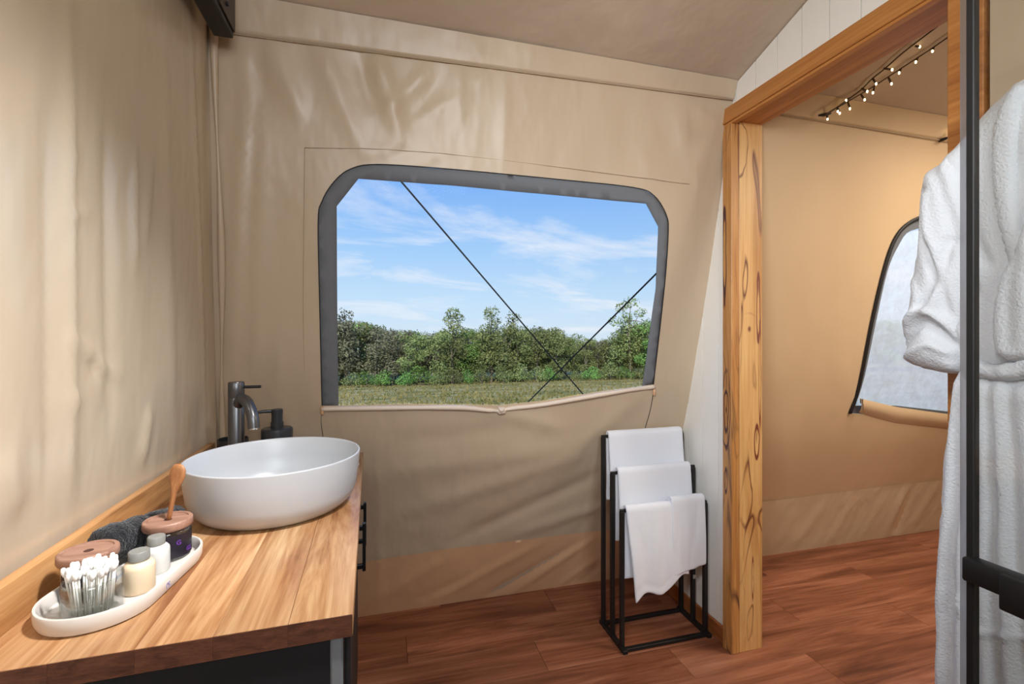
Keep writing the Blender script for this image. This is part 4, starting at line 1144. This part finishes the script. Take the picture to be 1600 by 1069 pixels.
# ------------------------------------------------------------------ fairy lights in the bedroom
def hitroof(px, py):
    a = hitceil(px, py, 0.012); b_ = hitwall(px, py, -0.055)
    return a if FW.x * a.x + FW.y * a.y < FW.x * b_.x + FW.y * b_.y else b_
def string(pxs, bulbs, lab, seed):
    pts = [hitroof(px, py) for px, py in pxs]
    O_ = pts[0].copy()
    th = thing('string_lights', lab, 'string lights', O_)
    obj('wire', tb([p - O_ for p in catmull(pts, 8)], 0.0030, 6), M['wire'], th)
    for (px, py), (sx, sy) in bulbs:
        a = hitroof(sx, sy); d = (FW.x * a.x + FW.y * a.y); b_ = at(px, py, d)
        s_ = obj('lamp_holder', tb([a - O_, a.lerp(b_, 0.8) - O_], [0.0035, 0.0045], 6), M['wire'], th)
        obj('bulb', lt([(0, -0.006), (0.0028, -0.0045), (0.004, 0), (0.0028, 0.0045), (0, 0.006)], 10, c=tuple(b_ - O_)), M['bulb'], s_)
string([(1288, 181), (1309, 168), (1345, 147), (1365, 135), (1408, 107), (1434, 90), (1460, 73), (1500, 45), (1540, 18)],
       [((1293, 186), (1292, 180)), ((1312, 177), (1309, 169)), ((1328, 170), (1325, 160)), ((1351, 156), (1345, 147)), ((1364, 145), (1366, 136)), ((1393, 131), (1388, 121)), ((1405, 114), (1408, 107)), ((1431, 97), (1434, 90)), ((1457, 80), (1459, 74))],
       'lower strand of warm fairy lights along the bedroom roof seam', 0)
string([(1290, 179), (1310, 166), (1330, 152), (1347, 139), (1363, 123), (1383, 107), (1409, 84), (1440, 60), (1480, 30)],
       [((1309, 174), (1308, 167)), ((1322, 157), (1327, 153)), ((1355, 143), (1346, 138)), ((1369, 131), (1363, 122)), ((1394, 109), (1381, 107)), ((1437, 73), (1430, 72))],
       'upper strand of warm fairy lights disappearing behind the door head', 1)
q = hitwall(1480, 216, -0.03)
hk = thing('string_lights', 'single warm fairy light and dark hook at the bedroom valance seam', 'string lights', q)
obj('hook', tb([Vector((0, 0.03, 0)), Vector((-0.015, 0.0, -0.004)), Vector((0.006, -0.006, 0.004)), Vector((0.008, -0.006, 0.026))], [0.008, 0.007, 0.004, 0.003], 8), M['zip'], hk)
obj('bulb', lt([(0, -0.006), (0.0028, -0.0045), (0.004, 0), (0.0028, 0.0045), (0, 0.006)], 10, c=(0.006, -0.006, 0.032)), M['bulb'], hk)
q = hitwall(1288, 182, -0.01)
o = obj('lashing', tb([q + Vector((-0.035, 0, 0)), q + Vector((0.0, -0.01, 0.004)), q + Vector((0.025, -0.01, 0.012))], [0.003, 0.008, 0.003], 8), M['zip']); tag(o, 'dark tie where both fairy light strands meet the valance seam', 'tie')

# ------------------------------------------------------------------ bathrobe hanging on the right wall
RB = Vector((1.36, 0.560, 0))
rb = thing('bathrobe', 'white plush bathrobe hanging on the right wall behind the shower glass', 'bathrobe', (0, 0, 0))
YC = 0.598
def plane_x(px, py, X0):
    u = (px - 800) / F; return at(px, py, X0 / (FW.x + RT.x * u))
def outline(pxs, X0, n=4):
    r_ = []
    for p in catmull([(*q, 0) for q in pxs], n):
        q = plane_x(p.x, p.y, X0); r_.append((q.y, q.z))
    return r_
def cushion(name, poly, X0, D, w, folds=(), mat=None, parent=rb, step=0.009, wob=0.006, back=0.35):
    "a soft padded cloth piece with outline POLY in (Y, z): full in the middle, thinning to its edges"
    P2 = [Vector(p) for p in poly]; segs = [(P2[k], P2[(k + 1) % len(P2)]) for k in range(len(P2))]
    fl_ = []
    for pts, amp, fw in folds:
        q = [plane_x(p.x, p.y, X0) for p in catmull([(*q, 0) for q in pts], 5)]
        q = [Vector((a.y, a.z)) for a in q]
        fl_.append(([(q[k], q[k + 1]) for k in range(len(q) - 1)], amp, fw))
    def segd(p, a, b_):
        d = b_ - a; L2 = d.length_squared
        t_ = 0 if L2 < 1e-12 else max(0, min(1, (p - a).dot(d) / L2)); return (p - a - d * t_).length
    def height(y, z):
        p = Vector((y, z)); d = min(segd(p, a, b_) for a, b_ in segs); k = min(1.0, d / w)
        h = D * math.sqrt(max(0.0, 1 - (1 - k) ** 2))
        e_ = min(1, d / 0.012)
        for sg, amp, fw in fl_:
            dd = min(segd(p, a, b_) for a, b_ in sg)
            if dd < 3 * fw: h += amp * math.exp(-(dd / fw) ** 2) * e_
        h += wob * e_ * (noise.noise(Vector((y * 14, z * 7, X0 * 9))) + 0.6 * noise.noise(Vector((y * 34, z * 12, 3))))
        return max(h, 0.0)
    bm = sheet(poly, [], step, lambda y, z: Vector((X0 - height(y, z), y, z)))
    fr_ = list(bm.faces); mp_ = {}
    for v in list(bm.verts):
        mp_[v] = v if any(e_.is_boundary for e_ in v.link_edges) else bm.verts.new((X0 + (X0 - v.co.x) * back, v.co.y, v.co.z))
    for f in fr_:
        vs = [mp_[v] for v in f.verts][::-1]
        if any(mp_[v] is not v for v in f.verts): bm.faces.new(vs)
    bmesh.ops.recalc_face_normals(bm, faces=bm.faces)
    return obj(name, bm, mat or M['robe'], parent)
def mirrored(left):
    "LEFT runs down the window side; the other half is its mirror image about the robe's middle"
    return [p for p in left] + [(2 * YC - p[0], p[1]) for p in reversed(left)]
up_l = outline([(1604, 128), (1585, 148), (1560, 171), (1530, 205), (1502, 236), (1486, 258), (1492, 320), (1500, 400), (1506, 500), (1510, 584)], 1.27)
cushion('body', mirrored(up_l), 1.27, 0.075, 0.07, [
    (((1529, 352), (1541, 417), (1561, 462)), -0.012, 0.010), (((1512, 250), (1520, 330), (1535, 420), (1548, 520)), 0.010, 0.014),
    (((1545, 215), (1545, 293), (1560, 372), (1578, 412)), -0.012, 0.009), (((1530, 450), (1545, 520), (1550, 560)), -0.010, 0.008),
    (((1495, 470), (1525, 500), (1550, 545)), 0.008, 0.009), (((1540, 500), (1525, 560)), 0.006, 0.008)])
lo_l = outline([(1514, 572), (1506, 620), (1498, 665), (1491, 712), (1486, 770), (1482, 850), (1480, 950), (1479, 1069), (1479, 1130)], 1.27)
vf = []
for k, (x0_, x1_, a_) in enumerate(((1530, 1500, .010), (1540, 1522, -.012), (1552, 1546, .012), (1562, 1566, -.010), (1572, 1590, .012), (1584, 1605, -.012), (1598, 1625, .010), (1612, 1650, -.010))):
    vf.append((((x0_, 598), ((x0_ * 2 + x1_) / 3 + 3, 760), ((x0_ + 2 * x1_) / 3 - 3, 900), (x1_, 1120)), a_ * 1.1, 0.010))
vf += [(((1543, 924), (1555, 958), (1582, 977), (1640, 985)), 0.009, 0.006), (((1488, 640), (1484, 760), (1478, 840)), -0.008, 0.008), (((1474, 782), (1490, 800), (1500, 790)), -0.008, 0.006)]
cushion('skirt', mirrored(lo_l), 1.27, 0.085, 0.06, vf)
sl = outline([(1506, 232), (1478, 255), (1456, 272), (1448, 297), (1445, 330), (1443, 380), (1438, 430), (1429, 480), (1423, 528), (1423, 556), (1434, 570), (1455, 578), (1490, 584), (1514, 580), (1524, 556), (1530, 520), (1542, 470), (1548, 400), (1544, 320), (1530, 255)], 1.24)
sfolds = [(((1462, 300), (1462, 362), (1480, 402), (1487, 442), (1466, 480)), -0.014, 0.008), (((1470, 310), (1476, 362), (1494, 402), (1500, 442), (1482, 482)), 0.009, 0.009),
          (((1414, 545), (1428, 518), (1448, 496), (1466, 486), (1490, 494), (1508, 512), (1518, 530)), 0.013, 0.007), (((1424, 556), (1440, 530), (1466, 506), (1490, 512), (1504, 532)), -0.022, 0.013),
          (((1432, 562), (1456, 548), (1482, 538), (1506, 550)), 0.012, 0.009), (((1456, 282), (1452, 340), (1448, 400)), -0.006, 0.008), (((1445, 440), (1460, 470), (1440, 500)), 0.007, 0.010),
          (((1510, 380), (1500, 440), (1506, 490)), -0.012, 0.009), (((1480, 260), (1500, 300), (1520, 380)), -0.008, 0.010)]
cushion('sleeve', sl, 1.24, 0.062, 0.055, sfolds, step=0.007, back=0.6)
cushion('sleeve', [(2 * YC - p[0], p[1]) for p in sl], 1.24, 0.062, 0.055, [], step=0.012, back=0.6)
la_ = outline([(1600, 128), (1574, 152), (1556, 200), (1552, 250), (1555, 300), (1565, 360), (1580, 408), (1596, 440), (1625, 470), (1632, 420), (1612, 360), (1600, 300), (1598, 230), (1606, 160), (1616, 132)], 1.205)
cushion('collar', la_, 1.205, 0.022, 0.016, [], wob=0.003)
ra_ = outline([(1640, 250), (1612, 330), (1592, 388), (1569, 432), (1557, 482), (1557, 530), (1566, 557), (1596, 566), (1640, 556), (1668, 500), (1680, 400), (1690, 300), (1685, 220), (1670, 140), (1650, 180)], 1.195)
cushion('collar', ra_, 1.195, 0.030, 0.022, [(((1600, 400), (1588, 470), (1590, 540)), -0.008, 0.010)], wob=0.004)
be = outline([(1507, 578), (1512, 568), (1530, 560), (1552, 570), (1580, 564), (1615, 556)], 1.205)
bl_ = outline([(1615, 590), (1580, 596), (1552, 594), (1530, 592), (1512, 592), (1507, 578)], 1.205)
mid = be + bl_
cushion('belt', [p for p in be] + [(2 * YC - p[0] - 0.0, p[1]) for p in reversed(be)][1:] + [(2 * YC - p[0], p[1]) for p in reversed(bl_)][1:-1] + bl_[:-1], 1.205, 0.028, 0.016,
        [(((1512, 580), (1560, 582), (1610, 572)), -0.006, 0.005), (((1530, 566), (1548, 590)), -0.006, 0.005), (((1570, 566), (1585, 592)), 0.005, 0.005)], wob=0.006)
hk2 = thing('coat_hook', 'black wall hook holding up the white bathrobe', 'hook', (1.389, 0.600, 1.90))
obj('plate', bx(-0.006, 0.0, -0.02, 0.02, -0.03, 0.03, bev=0.002), M['rack'], hk2, smooth=30)
obj('arm', tb(catmull([(-0.004, 0, 0.01), (-0.07, 0, -0.01), (-0.11, 0, -0.03), (-0.13, 0, 0.01)], 6), 0.006, 10), M['rack'], hk2)

# ------------------------------------------------------------------ shower screen close to the viewer
XS = 0.900
ss = thing('shower_screen', 'clear shower glass panel with a black upright edge at the far right', 'shower screen', (XS, 0.524, 0))
obj('glass_pane', bx(-0.004, 0.004, -0.90, -0.004, 0.02, 2.25), M['shower'], ss, smooth=False)
obj('upright', bx(-0.007, 0.007, -0.008, 0.002, 0.0, 2.28, bev=0.001), M['rack'], ss, smooth=30)
obj('seal', bx(-0.004, 0.003, 0.0035, 0.012, 0.01, 2.25, bev=0.0005), M['seal'], ss, smooth=30)
hd = obj('handle', bx(-0.020, 0.004, -0.100, 0.001, -0.386, -0.348, bev=0.004, seg=2), M['rack'], ss, smooth=30)
hd.location = (0, 0, 1.300)
obj('handle_boss', bx(-0.026, -0.010, -0.125, -0.048, -0.404, -0.350, bev=0.004, seg=2), M['rack'], hd, smooth=30)
